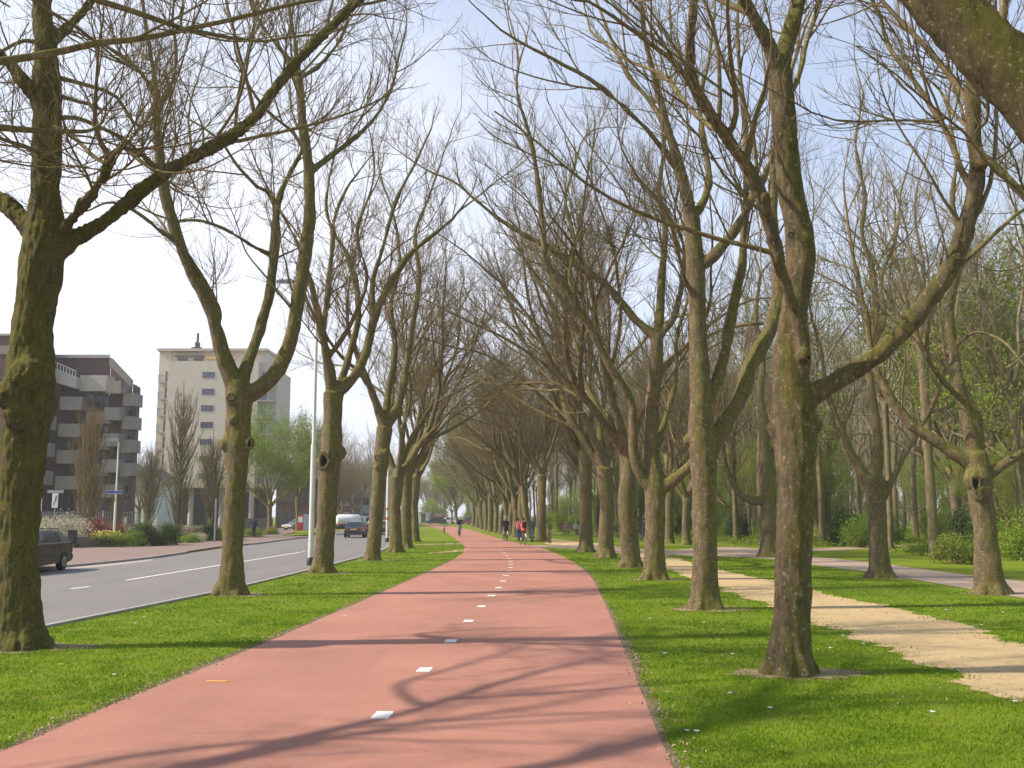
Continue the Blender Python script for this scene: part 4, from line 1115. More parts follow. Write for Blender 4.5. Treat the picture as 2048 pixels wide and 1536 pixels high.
plant("f2", "garden_tree", ((600-1024)/F*118, 118, 0), 2.0, .8, "bare tree beside the green-leaved tree and the dark brick house", "tree", None, BARK_WOOD, TWIG_WOOD)
def g_at(px, d, z=0.0): return ((px-1024)/F*d, d, z)
for k, px, d, s, lab in (("cream", 132, 60, (1.12,1.0,1.12), "cream-flowering bush behind the parked estate car"), ("dark", 85, 62, (1.2,1.0,.75), "dark evergreen bush left of the cream-flowering one"),
        ("red", 203, 66, (1.1,1.0,1.2), "red-leaved bush left of the white lamp post"), ("red", 236, 67, (.9,.9,1.0), "red-leaved bush right of the white lamp post"),
        ("mid", 150, 58.5, (.9,.6,.38), "green bush at the foot of the cream-flowering one"), ("low", 228, 60, (1.3,.8,1.35), "green clipped bush behind the yellow flowers"),
        ("dark", 293, 61, (1.1,.9,.62), "dark clipped bush at the pavement, left half of the big hedge"), ("dark", 338, 62.5, (1.15,.9,.60), "dark clipped bush at the pavement, right half of the big hedge"),
        ("low", 272, 60, (.7,.8,1.4), "lighter green end of the hedge by the small post"), ("low", 385, 68, (1.0,.8,.9), "low green and white bush beyond the dark hedge"),
        ("cream", 402, 70, (.45,.5,.42), "small white-flowering bush near the grey post"), ("dark", 420, 73, (1.0,1.0,.55), "dark bush behind the grey post"),
        ("mid", 455, 74, (1.2,.9,.55), "green bush left of the second verge trunk"), ("low", 505, 86, (1.2,1.0,1.2), "light green bush behind the walker across the road"),
        ("yell", 548, 96, (.9,.9,.8), "yellow-green bush under the green-leaved tree"), ("dark", 355, 76, (.8,.8,.5), "round dark bush at the foot of the pointed tree")):
    shrub(k, g_at(px, d), px, s, lab, "garden shrubs across the road")
for px, d in ((262,82),(300,84),(335,84),(395,84),(425,88),(250,80),(370,86),(470,92)):
    shrub("buff", g_at(px, d), px, 1.1, "low buff-coloured bush in the bed before the beige tower", "buff bushes before the tower")
for px, d in ((207,58.5),(221,58.8),(238,58.6)):
    r = shrub("daff", g_at(px, d, .45), px, 1.0, "clump of yellow daffodils on the low wall by the lamp post", "daffodil clumps by the lamp post", "daffodil_clump", "flowers")
    rg = np.random.default_rng(px); c = np.c_[rg.uniform(-.42, .42, (70, 2)), rg.uniform(.3, .62, 70)]
    V, Q = leaf_quads(rg, c, .05); tag(link("flowers", mesh_np("flowers", V, Q, False), YELLOW_FL, r), kind="stuff")
tag(link("hedge_strip", (lambda V, Q: mesh_np("hedge_strip", V, Q, False))(*leaf_quads(np.random.default_rng(3), np.c_[np.random.default_rng(4).uniform(-2.6, 2.6, 2500), np.random.default_rng(5).uniform(-.5, .5, 2500), np.random.default_rng(6).uniform(0, .75, 2500)], .09)), GREEN_YELL, loc=g_at(678, 150)), "yellow-green clipped hedge beyond the road bend", "hedge")

# ------------------------------------------------------------------ grass blades, litter, daisies
rng = np.random.default_rng(12)
def edge_x(L, y):
    L = np.array(L); L = L[np.argsort(L[:, 1])]
    return np.interp(y, L[:, 1], L[:, 0])
m = 1250000
d = 3.2*(75/3.2)**(rng.random(m)**.9)            # even over the picture rather than over the ground
x = rng.uniform(-.60, .60, m)*d
lx, rx = edge_x(PL, d), edge_x(PR, d)
sand0, sand1 = edge_x(SL, d), edge_x(SR, d)
park = edge_x(gr, x) if False else None
road = edge_x(RE, d)
en = np.array([mnoise.noise((a*1.4, b*1.4, 7)) for a, b in zip(x[:60000], d[:60000])]); en = np.resize(en, m)
okL = (x < lx - .05 + .09*en) & (x > road + .18)
ragged = .22*np.abs(rng.normal(size=m))*(rng.random(m) < .5)
okR = (x > rx + .05 - .12*en) & ((x < np.interp(d, sy0, SWL) + ragged) | (x > np.interp(d, sy0, SWR) - ragged))
gyy = np.interp(x, [p[0] for p in gl][::-1], [p[1] for p in gl][::-1])
okR &= ~((d > gyy - .8))
ok = okL | okR
x, d = x[ok], d[ok]
cl = np.array([mnoise.noise((a*.8, b*.8, 0)) + .7*mnoise.noise((a*2.6, b*2.6, 4)) for a, b in zip(x, d)])
ring = np.ones(len(x), bool)                 # worn soil round the trunks
for key, (_, B) in TREES.items():
    r2 = (x-B[0])**2 + (d-B[1])**2
    r2 = ((x-B[0]-.12)/1.25)**2 + ((d-B[1])/.9)**2
    ring &= r2 > (.50 + .55*en[:len(x)] + .25*np.abs(rng.normal(size=len(x)))*(rng.random(len(x)) < .4)*-1)**2
keep = (rng.random(len(x)) < np.maximum(.34, .50 + .75*cl)) & ring
x, d, cl = x[keep], d[keep], cl[keep]
n = len(x)
h = (.015 + .015*rng.random(n) + .009*cl.clip(-.5, 1))*(1 + d*.006)
wd = (.0018 + .00028*d)*rng.uniform(.7, 1.4, n)
a = rng.uniform(0, 2*pi, n); lean = rng.uniform(.2, 1.0, n)*h
la = rng.uniform(0, 2*pi, n)
ux, uy = np.cos(a)*wd, np.sin(a)*wd
base = np.c_[x, d, np.zeros(n)]
U = np.c_[ux, uy, np.zeros(n)]
T = base + np.c_[np.cos(la)*lean, np.sin(la)*lean, h]
M_ = base + np.c_[np.cos(la)*lean*.35, np.sin(la)*lean*.35, h*.6]
V = np.stack([base-U, base+U, M_+U*.8, M_-U*.8, T+U*.15, T-U*.15], 1).reshape(-1, 3)
i6 = np.arange(n)*6
Q = np.concatenate([np.stack([i6, i6+1, i6+2, i6+3], 1), np.stack([i6+3, i6+2, i6+4, i6+5], 1)])
GRASS_BLADE = leafmat("grass_blade", (.118, .215, .004), (.275, .39, .016), .45)
gn, gl_ = GRASS_BLADE.node_tree.nodes, GRASS_BLADE.node_tree.links
for nd in [q for q in gn if q.type in ('BSDF_PRINCIPLED', 'BSDF_TRANSLUCENT')]:
    sk = nd.inputs["Base Color" if nd.type == 'BSDF_PRINCIPLED' else "Color"]; src = sk.links[0].from_socket
    dry = noise_tex(gn, gl_, 1.3, 7, .75); lush = noise_tex(gn, gl_, .45, 4, .6)
    c_ = mixc(gn, gl_, ramp(gn, gl_, lush, [(.42, (.55, .55, .55)), (.6, (0, 0, 0))]), src, (.085, .165, .006))
    gl_.new(mixc(gn, gl_, ramp(gn, gl_, dry, [(.56, (0, 0, 0)), (.72, (.75, .75, .75))]), c_, (.29, .25, .075)), sk)
tag(link("grass_blades", mesh_np("grass_blades", V, Q, False), GRASS_BLADE), "short green mown grass on both verges", "grass", kind="stuff")
# dry leaves and twigs lying along the left edge of the path
c = []
PLa = np.array(PLn)
for k in range(1500):
    y = 4.5 + 14*rng.random()**1.6; ex = float(edge_x(PL, y))
    c.append((ex - .10 + rng.normal()*.07, y + rng.normal()*.05, .008 + .010*rng.random()))
for k in range(500):
    y = 5 + 12*rng.random(); ex = float(edge_x(PR, y)); c.append((ex + .10 + rng.normal()*.09, y, .012 + .015*rng.random()))
for k in range(800):
    y = 4 + 18*rng.random(); xx = rng.uniform(-.5, .52)*y
    if float(edge_x(PL, y)) < xx < float(edge_x(PR, y)) or xx < float(edge_x(RE, y)): continue
    c.append((xx, y, .02 + .02*rng.random()))
V, Q = leaf_quads(rng, np.array(c), .018)
LITTER = leafmat("dry_leaf", (.20, .14, .08), (.46, .36, .22), .2)
tag(link("leaf_litter", mesh_np("leaf_litter", V, Q, False), LITTER), "dry leaf litter strewn along the edges of the red path", "leaf litter", kind="stuff")
PETAL = simple("white_petal", (.80, .79, .76), .7, .06, 30)
STALK = simple("flower_stalk", (.06, .13, .02), .8, .2, 30)
def flower_proto(col, r):
    mb = MB()
    for k in range(9):
        a = 2*pi*k/9
        p = Vector((cos(a), sin(a), 0)); q = Vector((-sin(a), cos(a), 0))
        mb.add([p*.004 + Vector((0,0,.034)), p*r*.7 + q*r*.22 + Vector((0,0,.038)), p*r + Vector((0,0,.036)), p*r*.7 - q*r*.22 + Vector((0,0,.038))], [(0,1,2,3)])
    mb.tube([(0,0,-.01),(.004,0,.016),(0,0,.034)], .0025, 5)
    mb.lathe([(.001,.032),(.010,.034),(.009,.042),(.001,.045)], 8)
    return mb
fw, fy = flower_proto(PETAL, .042).mesh("daisy"), flower_proto(YELLOW_FL, .05).mesh("dandelion")
for px, py in ((228,1353),(690,1235),(288,1237),(270,1249),(1393,1467),(1374,1466),(1407,1248),(1465,1311),(1686,1274),(1661,1299),(1865,1428),(1893,1222),(2006,1227),(1963,1253),(1888,1212),(1727,1290),(2030,1407),(1540,1420),(1460,1390),(1300,1240),(1330,1310)):
    o = link("daisy", fw, PETAL, loc=at(px, py)); s = .62 + at(px, py)[1]*.012; o.scale = (s, s, s)
    tag(o, "small white daisy in the mown grass", "daisy", "white daisies scattered in the grass")
for px, py in ((121,1332),(350,1201),(357,1196),(618,1154),(632,1152),(608,1150),(545,1158)):
    o = link("dandelion", fy, YELLOW_FL, loc=at(px, py)); s = .62 + at(px, py)[1]*.012; o.scale = (s, s, s)
    tag(o, "small yellow dandelion in the grass of the left verge", "dandelion", "yellow dandelions on the left verge")
# ------------------------------------------------------------------ buildings across the road
BRICK_BROWN = simple("brown_brick", (.12, .068, .056), .9, .22, 3, bmp=.2)
CONC_GREY = simple("grey_concrete", (.255, .205, .19), .85, .12, 1.5)
CONC_LIGHT = simple("pale_concrete", (.42, .36, .335), .85, .12, 1.5)
BEIGE = simple("beige_brick", (.60, .49, .40), .9, .08, .8, bmp=.1)
BEIGE_D = simple("beige_trim", (.52, .43, .35), .9, .1, 1)
BRICK_DARK = simple("dark_red_brick", (.10, .055, .048), .9, .25, 2)
WHITE_WALL = simple("white_render", (.66, .65, .63), .8, .06, 1)
GREY_WALL = simple("grey_render", (.38, .38, .40), .8, .08, 1)
ROOF_DARK = simple("dark_roof", (.06, .05, .048), .85, .2, 4)
FRAME_W = simple("white_frame", (.68, .68, .66), .5, .05, 3)
FRAME_D = simple("dark_frame", (.10, .085, .08), .5, .1, 3)
RAIL = simple("rail_metal", (.24, .23, .24), .5, .1, 8, .3)
GOLD_GLINT = simple("golden_reflection", (.65, .42, .14), .3, .1, 8, .7)  # a golden reflection put into the colour, not real brass
def glassmat(name, col, rough=.06):
    m, n, l, b = nt(name)
    f = noise_tex(n, l, .7, 2, .5)
    l.new(ramp(n, l, f, [(.35, tuple(c*.6 for c in col)), (.7, col)]), b.inputs["Base Color"])
    b.inputs["Roughness"].default_value = rough; b.inputs["Specular IOR Level"].default_value = .45
    return m
GLASS = glassmat("window_glass", (.05, .06, .075)); GLASS_B = glassmat("bluish_glass", (.12, .15, .18))
RECESS_SHADE = simple("painted_recess_shade", (.022, .019, .019), .9, .2, 2)  # near-black colour painted as the shade of a deep recess
def X(px, Y, py=870): return float(on(px, py, Y)[0][0])
def Z(py, Y): return float(on(1024, py, Y)[0][2])
def child_box(name, mat, parent, b, base, bevel=0.0):
    mb = MB().box(b[0]-base[0], b[1]-base[0], b[2]-base[1], b[3]-base[1], b[4], b[5])
    return mb.build(name, mat, parent, bevel=bevel)
def window(parent, base, x0, x1, z0, z1, y, frame=FRAME_D, glass=GLASS, mull=1, proud=.05, w=.09):
    """frame ring with mullions, set a little proud of the wall whose face is at y; the pane is its sub-part"""
    mb = MB(); bx, by = base[0], base[1]; X0, X1, Y_ = x0-bx, x1-bx, y-by
    for a, b, c, d in ((X0, X1, z0, z0+w), (X0, X1, z1-w, z1), (X0, X0+w, z0+w, z1-w), (X1-w, X1, z0+w, z1-w)):
        mb.box(a, b, Y_-proud, Y_+.02, c, d)
    for k in range(mull):
        xm = X0 + (X1-X0)*(k+1)/(mull+1); mb.box(xm-w*.4, xm+w*.4, Y_-proud+.005, Y_+.02, z0+w, z1-w)
    f = mb.build("window", frame, parent)
    MB().box(X0+w*.5, X1-w*.5, Y_-.02, Y_-.008, z0+w*.5, z1-w*.5).build("pane", glass, f)
    return f
def balcony(parent, base, x0, x1, y0, y1, z, mat=CONC_GREY, h=1.05, rail=False):
    """slab with a solid parapet on three sides"""
    mb = MB(); bx, by = base[0], base[1]
    mb.box(x0-bx, x1-bx, y0-by, y1-by, z-.22, z)
    o = mb.build("balcony", mat if not rail else CONC_LIGHT, parent)
    p = MB(); t = .14
    if not rail:
        p.box(x0-bx-.03, x1-bx+.03, y0-by-.05, y0-by+t, z-.30, z+h)
        p.box(x0-bx-.03, x0-bx+t, y0-by+t, y1-by, z-.25, z+h); p.box(x1-bx-t, x1-bx+.03, y0-by+t, y1-by, z-.25, z+h)
        p.build("parapet", mat, o, bevel=.02)
    else:
        n = max(3, int((x1-x0)/.28))
        for k in range(n+1): p.box(x0-bx+(x1-x0)*k/n-.02, x0-bx+(x1-x0)*k/n+.02, y0-by, y0-by+.04, z, z+h)
        p.box(x0-bx-.05, x1-bx+.05, y0-by-.01, y0-by+.05, z+h, z+h+.07)
        for xx in (x0, x1):
            for k in range(4): p.box(xx-bx-.02, xx-bx+.02, y0-by+(y1-y0)*(k+.5)/4-.02, y0-by+(y1-y0)*(k+.5)/4+.02, z, z+h)
            p.box(xx-bx-.03, xx-bx+.03, y0-by+.06, y1-by, z+h, z+h+.07)
        p.build("railing", RAIL, o)
    return o

# flats with stepped balconies
Y0 = 116.0
base = (X(170, Y0), Y0, 0)
fl = empty("apartment_building", base, 0, "brown brick flats with stepped grey concrete balconies on the far left", "building")
ztop = Z(716, Y0+3)
def block(name, mat, parent, base, x0, x1, y0, y1, z0, zl, zr=None, back_scale=True):
    """wall block whose sides run back along the street it stands on (the plan is not square to the road); top from zl (left) to zr (right)"""
    zr = zl if zr is None else zr
    k = y1/y0
    P = [(x0, y0), (x1, y0), (x1*k, y1), (x0*k, y1)]
    P = [(a-base[0], b-base[1]) for a, b in P]
    zt_ = [zl, zr, zr, zl]
    mb = MB().add([(a, b, z0) for a, b in P] + [(a, b, z) for (a, b), z in zip(P, zt_)], [(3,2,1,0),(4,5,6,7),(0,1,5,4),(1,2,6,5),(2,3,7,6),(3,0,4,7)])
    return mb.build(name, mat, parent)
block("wall", BRICK_BROWN, fl, base, X(92, Y0+3.2), X(214, Y0+3.2), Y0+3.2, Y0+14, 0, ztop)
block("roof", CONC_LIGHT, fl, base, X(91, Y0+3.2), X(213.5, Y0+3.2), Y0+2.9, Y0+14.3, ztop+.005, ztop+.4)
block("wall", BRICK_BROWN, fl, base, X(214.5, Y0+3), X(256, Y0+3), Y0+3.0, Y0+14, 0, Z(726, Y0+3), Z(772, Y0+3))
xa, xb = X(215, Y0)-base[0], X(259, Y0)-base[0]
MB().prism([(xa, Z(732, Y0)), (xa, Z(716, Y0)), (xb, Z(760, Y0)), (xb, Z(773, Y0))], -.6, .3, 'y').build("roof", CONC_GREY, fl)
MB().prism([(xb-.6, 0), (xb-.1, 0), (xb-.1, Z(773, Y0)+.2), (xb-.6, Z(773, Y0)+.55)], 1.9, 3.0, 'y').build("end_wall", BRICK_BROWN, fl)
block("wall", BRICK_BROWN, fl, base, X(-90, Y0-2), X(91.5, Y0-2), Y0-2.0, Y0+12, 0, Z(672, Y0-2))
block("roof", CONC_LIGHT, fl, base, X(-92, Y0-2), X(92, Y0-2), Y0-2.3, Y0+12.3, Z(672, Y0-2)+.005, Z(668, Y0-2))
MB().box(X(-92, Y0)-base[0], X(88, Y0)-base[0], -2.9, -2.31, Z(716, Y0), Z(699, Y0)).build("fascia", CONC_GREY, fl)
for k, zb in enumerate((818, 871, 924, 977, 1024)):
    z = max(.3, Z(zb, Y0)); zt = z + 1.9
    # dark openings behind the balconies, as glazed doors
    window(fl, base, X(101, Y0), X(121, Y0)-.1, z-.1, zt+.35, Y0+3.2, FRAME_D, GLASS, 1)
    window(fl, base, X(122, Y0), X(160, Y0), z, zt+.5, Y0+3.2, FRAME_D, GLASS, 2)
    window(fl, base, X(165, Y0), X(205, Y0), z+.2, zt+.1, Y0+3.2, FRAME_D, GLASS, 2)
    window(fl, base, X(221, Y0), X(249, Y0), z-.6, zt-.1, Y0+3.0, FRAME_D, GLASS, 1)
for zb in (815, 869, 922, 974):
    z = Z(zb, Y0); balcony(fl, base, X(118, Y0), X(161, Y0), Y0-.2, Y0+3.1, z, h=1.25)
for zb in (857, 911, 966):
    z = Z(zb, Y0); balcony(fl, base, X(84, Y0)+.1, X(117, Y0)-.2, Y0-3.8, Y0-.3, z, h=1.35)
for zb in (840, 893, 946):
    z = Z(zb, Y0); balcony(fl, base, X(160, Y0)+.3, X(212, Y0), Y0+1.2, Y0+3.1, z, h=1.1)
for zb in (783, 836, 888, 940, 990):
    z = Z(zb, Y0); balcony(fl, base, X(211, Y0), X(241, Y0), Y0-.6, Y0+2.9, z, h=1.2)
for zb in (806, 853, 900, 947):
    z = Z(zb, Y0); balcony(fl, base, X(237, Y0)+.2, X(263, Y0), Y0+.4, Y0+2.95, z, h=1.25)
z = Z(776, Y0); balcony(fl, base, X(150, Y0), X(205, Y0), Y0+.6, Y0+3.1, z, CONC_LIGHT, 1.6)
tz = MB(); tz.prism([(X(96, Y0)-base[0], Z(762, Y0)), (X(96, Y0)-base[0], Z(735, Y0)), (X(150, Y0)-base[0], Z(757, Y0)), (X(150, Y0)-base[0], Z(778, Y0))], -.6, 3.1, 'y')
tz.build("terrace_wall", CONC_LIGHT, fl)
r = MB()
for k in range(9):
    t = k/8; xx = X(98+50*t, Y0)-base[0]; zz = Z(735+22*t, Y0)
    r.bar((xx, -.5, zz), (xx, -.5, zz+.75), .06)
r.bar((X(97, Y0)-base[0], -.5, Z(735, Y0)+.8), (X(149, Y0)-base[0], -.5, Z(757, Y0)+.8), .08)
r.build("railing", FRAME_W, fl)

# beige tower
Y1 = 172.0
base = (X(430, Y1), Y1, 0)
tw = empty("apartment_tower", (base[0]-1.6, base[1], 0), 0, "tall beige brick tower of flats behind the second verge tree", "building")
tw.scale = (.95, 1, 1)
zt = Z(700, Y1); zb = Z(975, Y1)
MB().box(X(344, Y1)-base[0], X(536, Y1)-base[0], 0, 15, zb, Z(722, Y1)).build("wall", BEIGE, tw)
MB().box(X(318, Y1)-base[0], X(344, Y1)-base[0]-.01, 1.6, 15, zb, zt).build("wall", BEIGE, tw)
MB().box(X(344, Y1)-base[0], X(548, Y1)-base[0], 1.8, 15, Z(722, Y1)+.01, zt).build("penthouse", BEIGE, tw)
MB().box(X(315, Y1)-base[0], X(551, Y1)-base[0], .9, 15.5, zt, zt+.45).build("roof", BEIGE_D, tw)
MB().box(X(352, Y1)-base[0], X(414, Y1)-base[0], 1.0, 1.8, Z(711, Y1), Z(708.5, Y1)).build("canopy", FRAME_D, tw)
for a, b in ((356, 378), (391, 412)): window(tw, base, X(a, Y1), X(b, Y1), Z(720, Y1), Z(712.5, Y1), Y1+1.8, FRAME_D, GLASS_B, 2)
MB().box(X(418, Y1)-base[0], X(482, Y1)-base[0], 1.5, 1.8, Z(716, Y1), Z(710, Y1)).build("reflection_band", GOLD_GLINT, tw)  # thin box painted as a golden reflection on the tower top
for zc in (750, 783.5, 816.5, 850, 884, 918, 952):
    window(tw, base, X(418, Y1), X(444, Y1), Z(zc+6, Y1), Z(zc-6, Y1), Y1, FRAME_D, GLASS_B, 2)
    f = window(tw, base, X(538, Y1)+.1, X(553, Y1), Z(zc+16, Y1), Z(zc-10, Y1), Y1+1.5, FRAME_W, GLASS_B, 1)
    balcony(tw, base, X(324, Y1), X(343, Y1)-.1, Y1+.2, Y1+1.55, Z(zc+13, Y1), CONC_GREY, 1.1, True)
    window(tw, base, X(333, Y1), X(342, Y1)-.1, Z(zc+13, Y1), Z(zc-10, Y1), Y1+1.6, FRAME_D, GLASS, 0)
    balcony(tw, base, X(538, Y1), X(571, Y1), Y1-.1, Y1+1.4, Z(zc+17, Y1), CONC_LIGHT, 1.1, True)
MB().box(X(536, Y1)-base[0]+.01, X(556, Y1)-base[0], 1.5, 14, zb, Z(722, Y1)).build("wall", BEIGE, tw)
MB().box(X(556, Y1)-base[0]+.01, X(570, Y1)-base[0], 2.2, 13, zb, Z(735, Y1)).build("wall", BEIGE_D, tw)
MB().box(X(330, Y1)-base[0], X(530, Y1)-base[0], 5, 14, 0, zb-.01).build("undercroft_shade", RECESS_SHADE, tw)  # solid block coloured dark for the shade under the overhang
for px in (337, 401, 465, 528):
    MB().tube([(X(px, Y1)-base[0], 1, -.1), (X(px, Y1)-base[0], 1, zb+.02)], .5, 12).build("column", CONC_LIGHT, tw, smooth=True)
ch = MB().box(X(376, Y1)-base[0], X(396, Y1)-base[0], 4, 6, zt+.45, zt+1.2).box(X(382, Y1)-base[0], X(389, Y1)-base[0], 4.4, 5.6, zt+1.2, zt+2.2)
ch.tube([(X(385.5, Y1)-base[0], 5, zt+2.2), (X(385.5, Y1)-base[0], 5, zt+3.9)], .22, 8).build("roof_vent", ROOF_DARK, tw)

# small white gabled house
Y2 = 150.0
base = (X(288, Y2), Y2, 0)
wh = empty("white_house", base, 0, "small white gabled house between the flats and the beige tower", "house")
hx = X(322, Y2)-base[0]; ze, zr = Z(962, Y2), Z(938, Y2)
MB().prism([(-hx, 0), (hx, 0), (hx, ze), (0, zr-.25), (-hx, ze)], 0, 9, 'y').build("wall", WHITE_WALL, wh)
rb = MB()
for s in (-1, 1):
    rb.prism([(0, zr), (s*(hx+.5), ze-.45), (s*(hx+.5), ze-.2), (0, zr+.3)], -.5, 9.4, 'y')
rb.build("roof", ROOF_DARK, wh)
gb = MB()
for s in (-1, 1): gb.prism([(0, zr+.02), (s*(hx+.55), ze-.43), (s*(hx+.55), ze-.18), (0, zr+.33)], -.62, -.51, 'y')
gb.build("gable_board", FRAME_W, wh)
window(wh, base, base[0]-.7, base[0]+.5, Z(955, Y2), Z(945, Y2), Y2, FRAME_D, GLASS, 1)
for a in (-2.0, .7): window(wh, base, base[0]+a, base[0]+a+1.3, Z(985, Y2), Z(968, Y2), Y2, FRAME_W, GLASS, 1)
MB().box(-hx-.25, hx+.25, -.35, -.02, ze-.75, ze-.5).build("cornice", FRAME_W, wh)

# dark brick house behind the green-leaved tree, pale house farther on, long low white building
def row_house(name, px0, px1, Y, ytop, mat, label, cols, rows, frame, roof=True, door=True):
    base = (X((px0+px1)/2, Y), Y, 0)
    h = empty(name, base, 0, label, "house")
    hw = (X(px1, Y)-X(px0, Y))/2; zt = Z(ytop, Y)
    MB().box(-hw, hw, 0, 9, 0, zt).build("wall", mat, h)
    if roof:
        MB().prism([(-.4, zt), (4.5, zt+2.6), (9.4, zt), (9.4, zt+.2), (4.5, zt+2.85), (-.4, zt+.2)], -hw-.2, hw+.2, 'x').build("roof", ROOF_DARK, h)
    else: MB().box(-hw-.2, hw+.2, -.2, 9.2, zt, zt+.3).build("roof", CONC_LIGHT, h)
    for r_ in range(rows):
        for c in range(cols):
            if r_ == 0 and c == cols//2 and door: continue
            cx = base[0] - hw + 2*hw*(c+.5)/cols; z0 = .9 + r_*2.9
            if z0 + 1.5 < zt: window(h, base, cx-.6, cx+.6, z0, z0+1.5, Y, frame, GLASS, 1)
    if door:
        cx = - hw + 2*hw*(cols//2+.5)/cols
        d = MB().box(cx-.55, cx+.55, -.06, .02, .05, 2.3).build("door", FRAME_D, h)
        MB().tube([(cx+.4, -.12, 1.0), (cx+.4, -.12, 1.2)], .02, 6).build("handle", RAIL, d)
    return h
row_house("brick_house", 556, 652, 142, 962, BRICK_DARK, "dark red brick house behind the green-leaved tree", 5, 2, FRAME_D)
row_house("pale_house", 706, 762, 188, 968, GREY_WALL, "pale grey house front seen between the verge trunks beyond the road bend", 3, 3, FRAME_D, False)
row_house("brick_house", 654, 704, 196, 975, BRICK_DARK, "dark brick house just left of the pale grey house front", 3, 2, FRAME_W)
row_house("white_shed", 839, 858, 250, 1026, WHITE_WALL, "low white building at the far end of the red path", 1, 1, FRAME_D, False)

# garden walls and railings across the road
gw = MB().bar(tuple(g_at(60, 55.5, .33)), tuple(g_at(232, 59.6, .33)), .3, .75)
wl_ = gw.build("garden_wall", simple("low_wall_brick", (.20, .16, .125), .9, .2, 6, bmp=.3), loc=(0, 0, 0))
tag(wl_, "low brown garden wall at the back of the pavement behind the car", "wall")
def railing(name, a, b, h, n, mat, label, wall_h=0.0):
    a, b = Vector(a), Vector(b)
    r = empty(name, a, 0, label, "railing")
    d = b-a; m = MB()
    for k in range(n+1):
        p = d*(k/n); m.bar((p.x, p.y, wall_h), (p.x, p.y, wall_h+h), .05)
    m.build("baluster", mat, r); t = MB()
    t.bar((0, 0, wall_h+h), (d.x, d.y, wall_h+h), .08); t.build("handrail", mat, r)
    if wall_h: MB().bar((0, 0, wall_h/2-.02), (d.x, d.y, wall_h/2-.02), .3, wall_h).build("plinth", CONC_GREY, r)
    return r
def railing_parts(name, a, b, h, n, mat, label, wall_h):
    a, b = Vector(a), Vector(b); r = empty(name, a, 0, label, "railing"); d = b-a
    me = MB().bar((0, 0, 0), (0, 0, h), .055).mesh("baluster")
    for k in range(n+1):
        o = link("baluster", me, mat, r); p = d*(k/n); o.location = (p.x, p.y, wall_h)
    MB().bar((0, 0, wall_h+h), (d.x, d.y, wall_h+h), .09).build("handrail", mat, r)
    MB().bar((0, 0, wall_h/2-.02), (d.x, d.y, wall_h/2-.02), .3, wall_h).build("plinth", CONC_GREY, r)
railing_parts("garden_railing", g_at(70, 88), g_at(285, 92), 1.0, 44, RAIL, "grey railing on a concrete plinth before the balcony flats", 1.2)
pw = MB().bar(g_at(490, 104, .8), g_at(548, 110, .8), .3, 1.6).build("garden_wall", CONC_GREY)
tag(pw, "grey concrete wall beside the green-leaved tree across the road", "wall")

# ------------------------------------------------------------------ street furniture
POLE = simple("cream_pole_paint", (.62, .61, .52), .5, .1, 3)
GREYMETAL = simple("galvanised_metal", (.30, .31, .32), .5, .15, 6, .4)
BLACKP = simple("black_plastic", (.02, .02, .022), .5, .2, 8)
BLUE = simple("blue_enamel", (.03, .07, .30), .4, .1, 8)
WHITEP = simple("white_enamel", (.72, .72, .72), .4, .05, 8)
REDP = simple("red_enamel", (.45, .03, .03), .4, .1, 8)
LAMPGL = simple("lamp_glass", (.60, .60, .58), .2, .05, 8)
WOODP = simple("weathered_post_wood", (.15, .105, .06), .85, .3, 9, bmp=.4)
ORANGE = simple("orange_band", (.55, .17, .04), .5, .1, 8)
def lamp_post(loc, h, r0, r1, label, arm=.9, side=-1, step=None, band=False):
    L = empty("lamp_post", loc, 0, label, "lamp post")
    pts = [(0, 0, -.1), (0, 0, h*.42), (0, 0, h*.43), (0, 0, h)]; rr = [r0, r0*.95, r0*.68, r1]
    MB().tube(pts, rr, 14).build("pole", POLE, L, smooth=True)
    MB().lathe([(r0*1.5, 0), (r0*1.5, .25), (r0*1.05, .32)], 14).build("base", BLACKP, L, smooth=True)
    MB().tube([(0, 0, h-.05), (side*.1, 0, h+.12), (side*arm*.6, 0, h+.2), (side*arm, 0, h+.2)], r1*.8, 8).build("arm", POLE, L, smooth=True)
    hd = MB().prism([(-.38, 0), (-.32, .1), (.25, .13), (.4, .04), (.4, 0)], -.11, .11, 'y').build("lamp_head", GREYMETAL, L, (side*(arm+.15), 0, h+.17), bevel=.015)
    MB().box(-.3, .3, -.085, .085, -.035, -.002).build("lamp_glass", LAMPGL, hd)
    if band:
        for z_ in (1.6, 2.3): MB().lathe([(r0*1.02, z_), (r0*1.02, z_+.18)], 14).build("band", ORANGE, L)
    return L
lamp_post(at(621, 1131), 11.1, .105, .05, "tall cream lamp post on the verge beside the third tree", 1.15, -1)
lamp_post(at(774, 1084), 11.1, .105, .05, "farther tall cream lamp post with orange bands behind the verge trunks", 1.15, -1, band=True)
lp = lamp_post(at(227, 1092), 6.55, .085, .055, "cream lamp post on the pavement carrying a blue street sign", .25, -1)
b = at(227, 1092); zs = Z(984.5, b[1])
sg = MB().box(-.58, .50, -.03, .0, -.11, .11).build("street_sign", BLUE, None, (b[0], b[1]-.10, zs), bevel=.006)
tag(sg, "blue street name plate on the cream lamp post", "sign")
MB().box(-.56, .48, -.034, -.031, .085, .10).box(-.56, .48, -.034, -.031, -.10, -.085).build("border", WHITEP, sg)
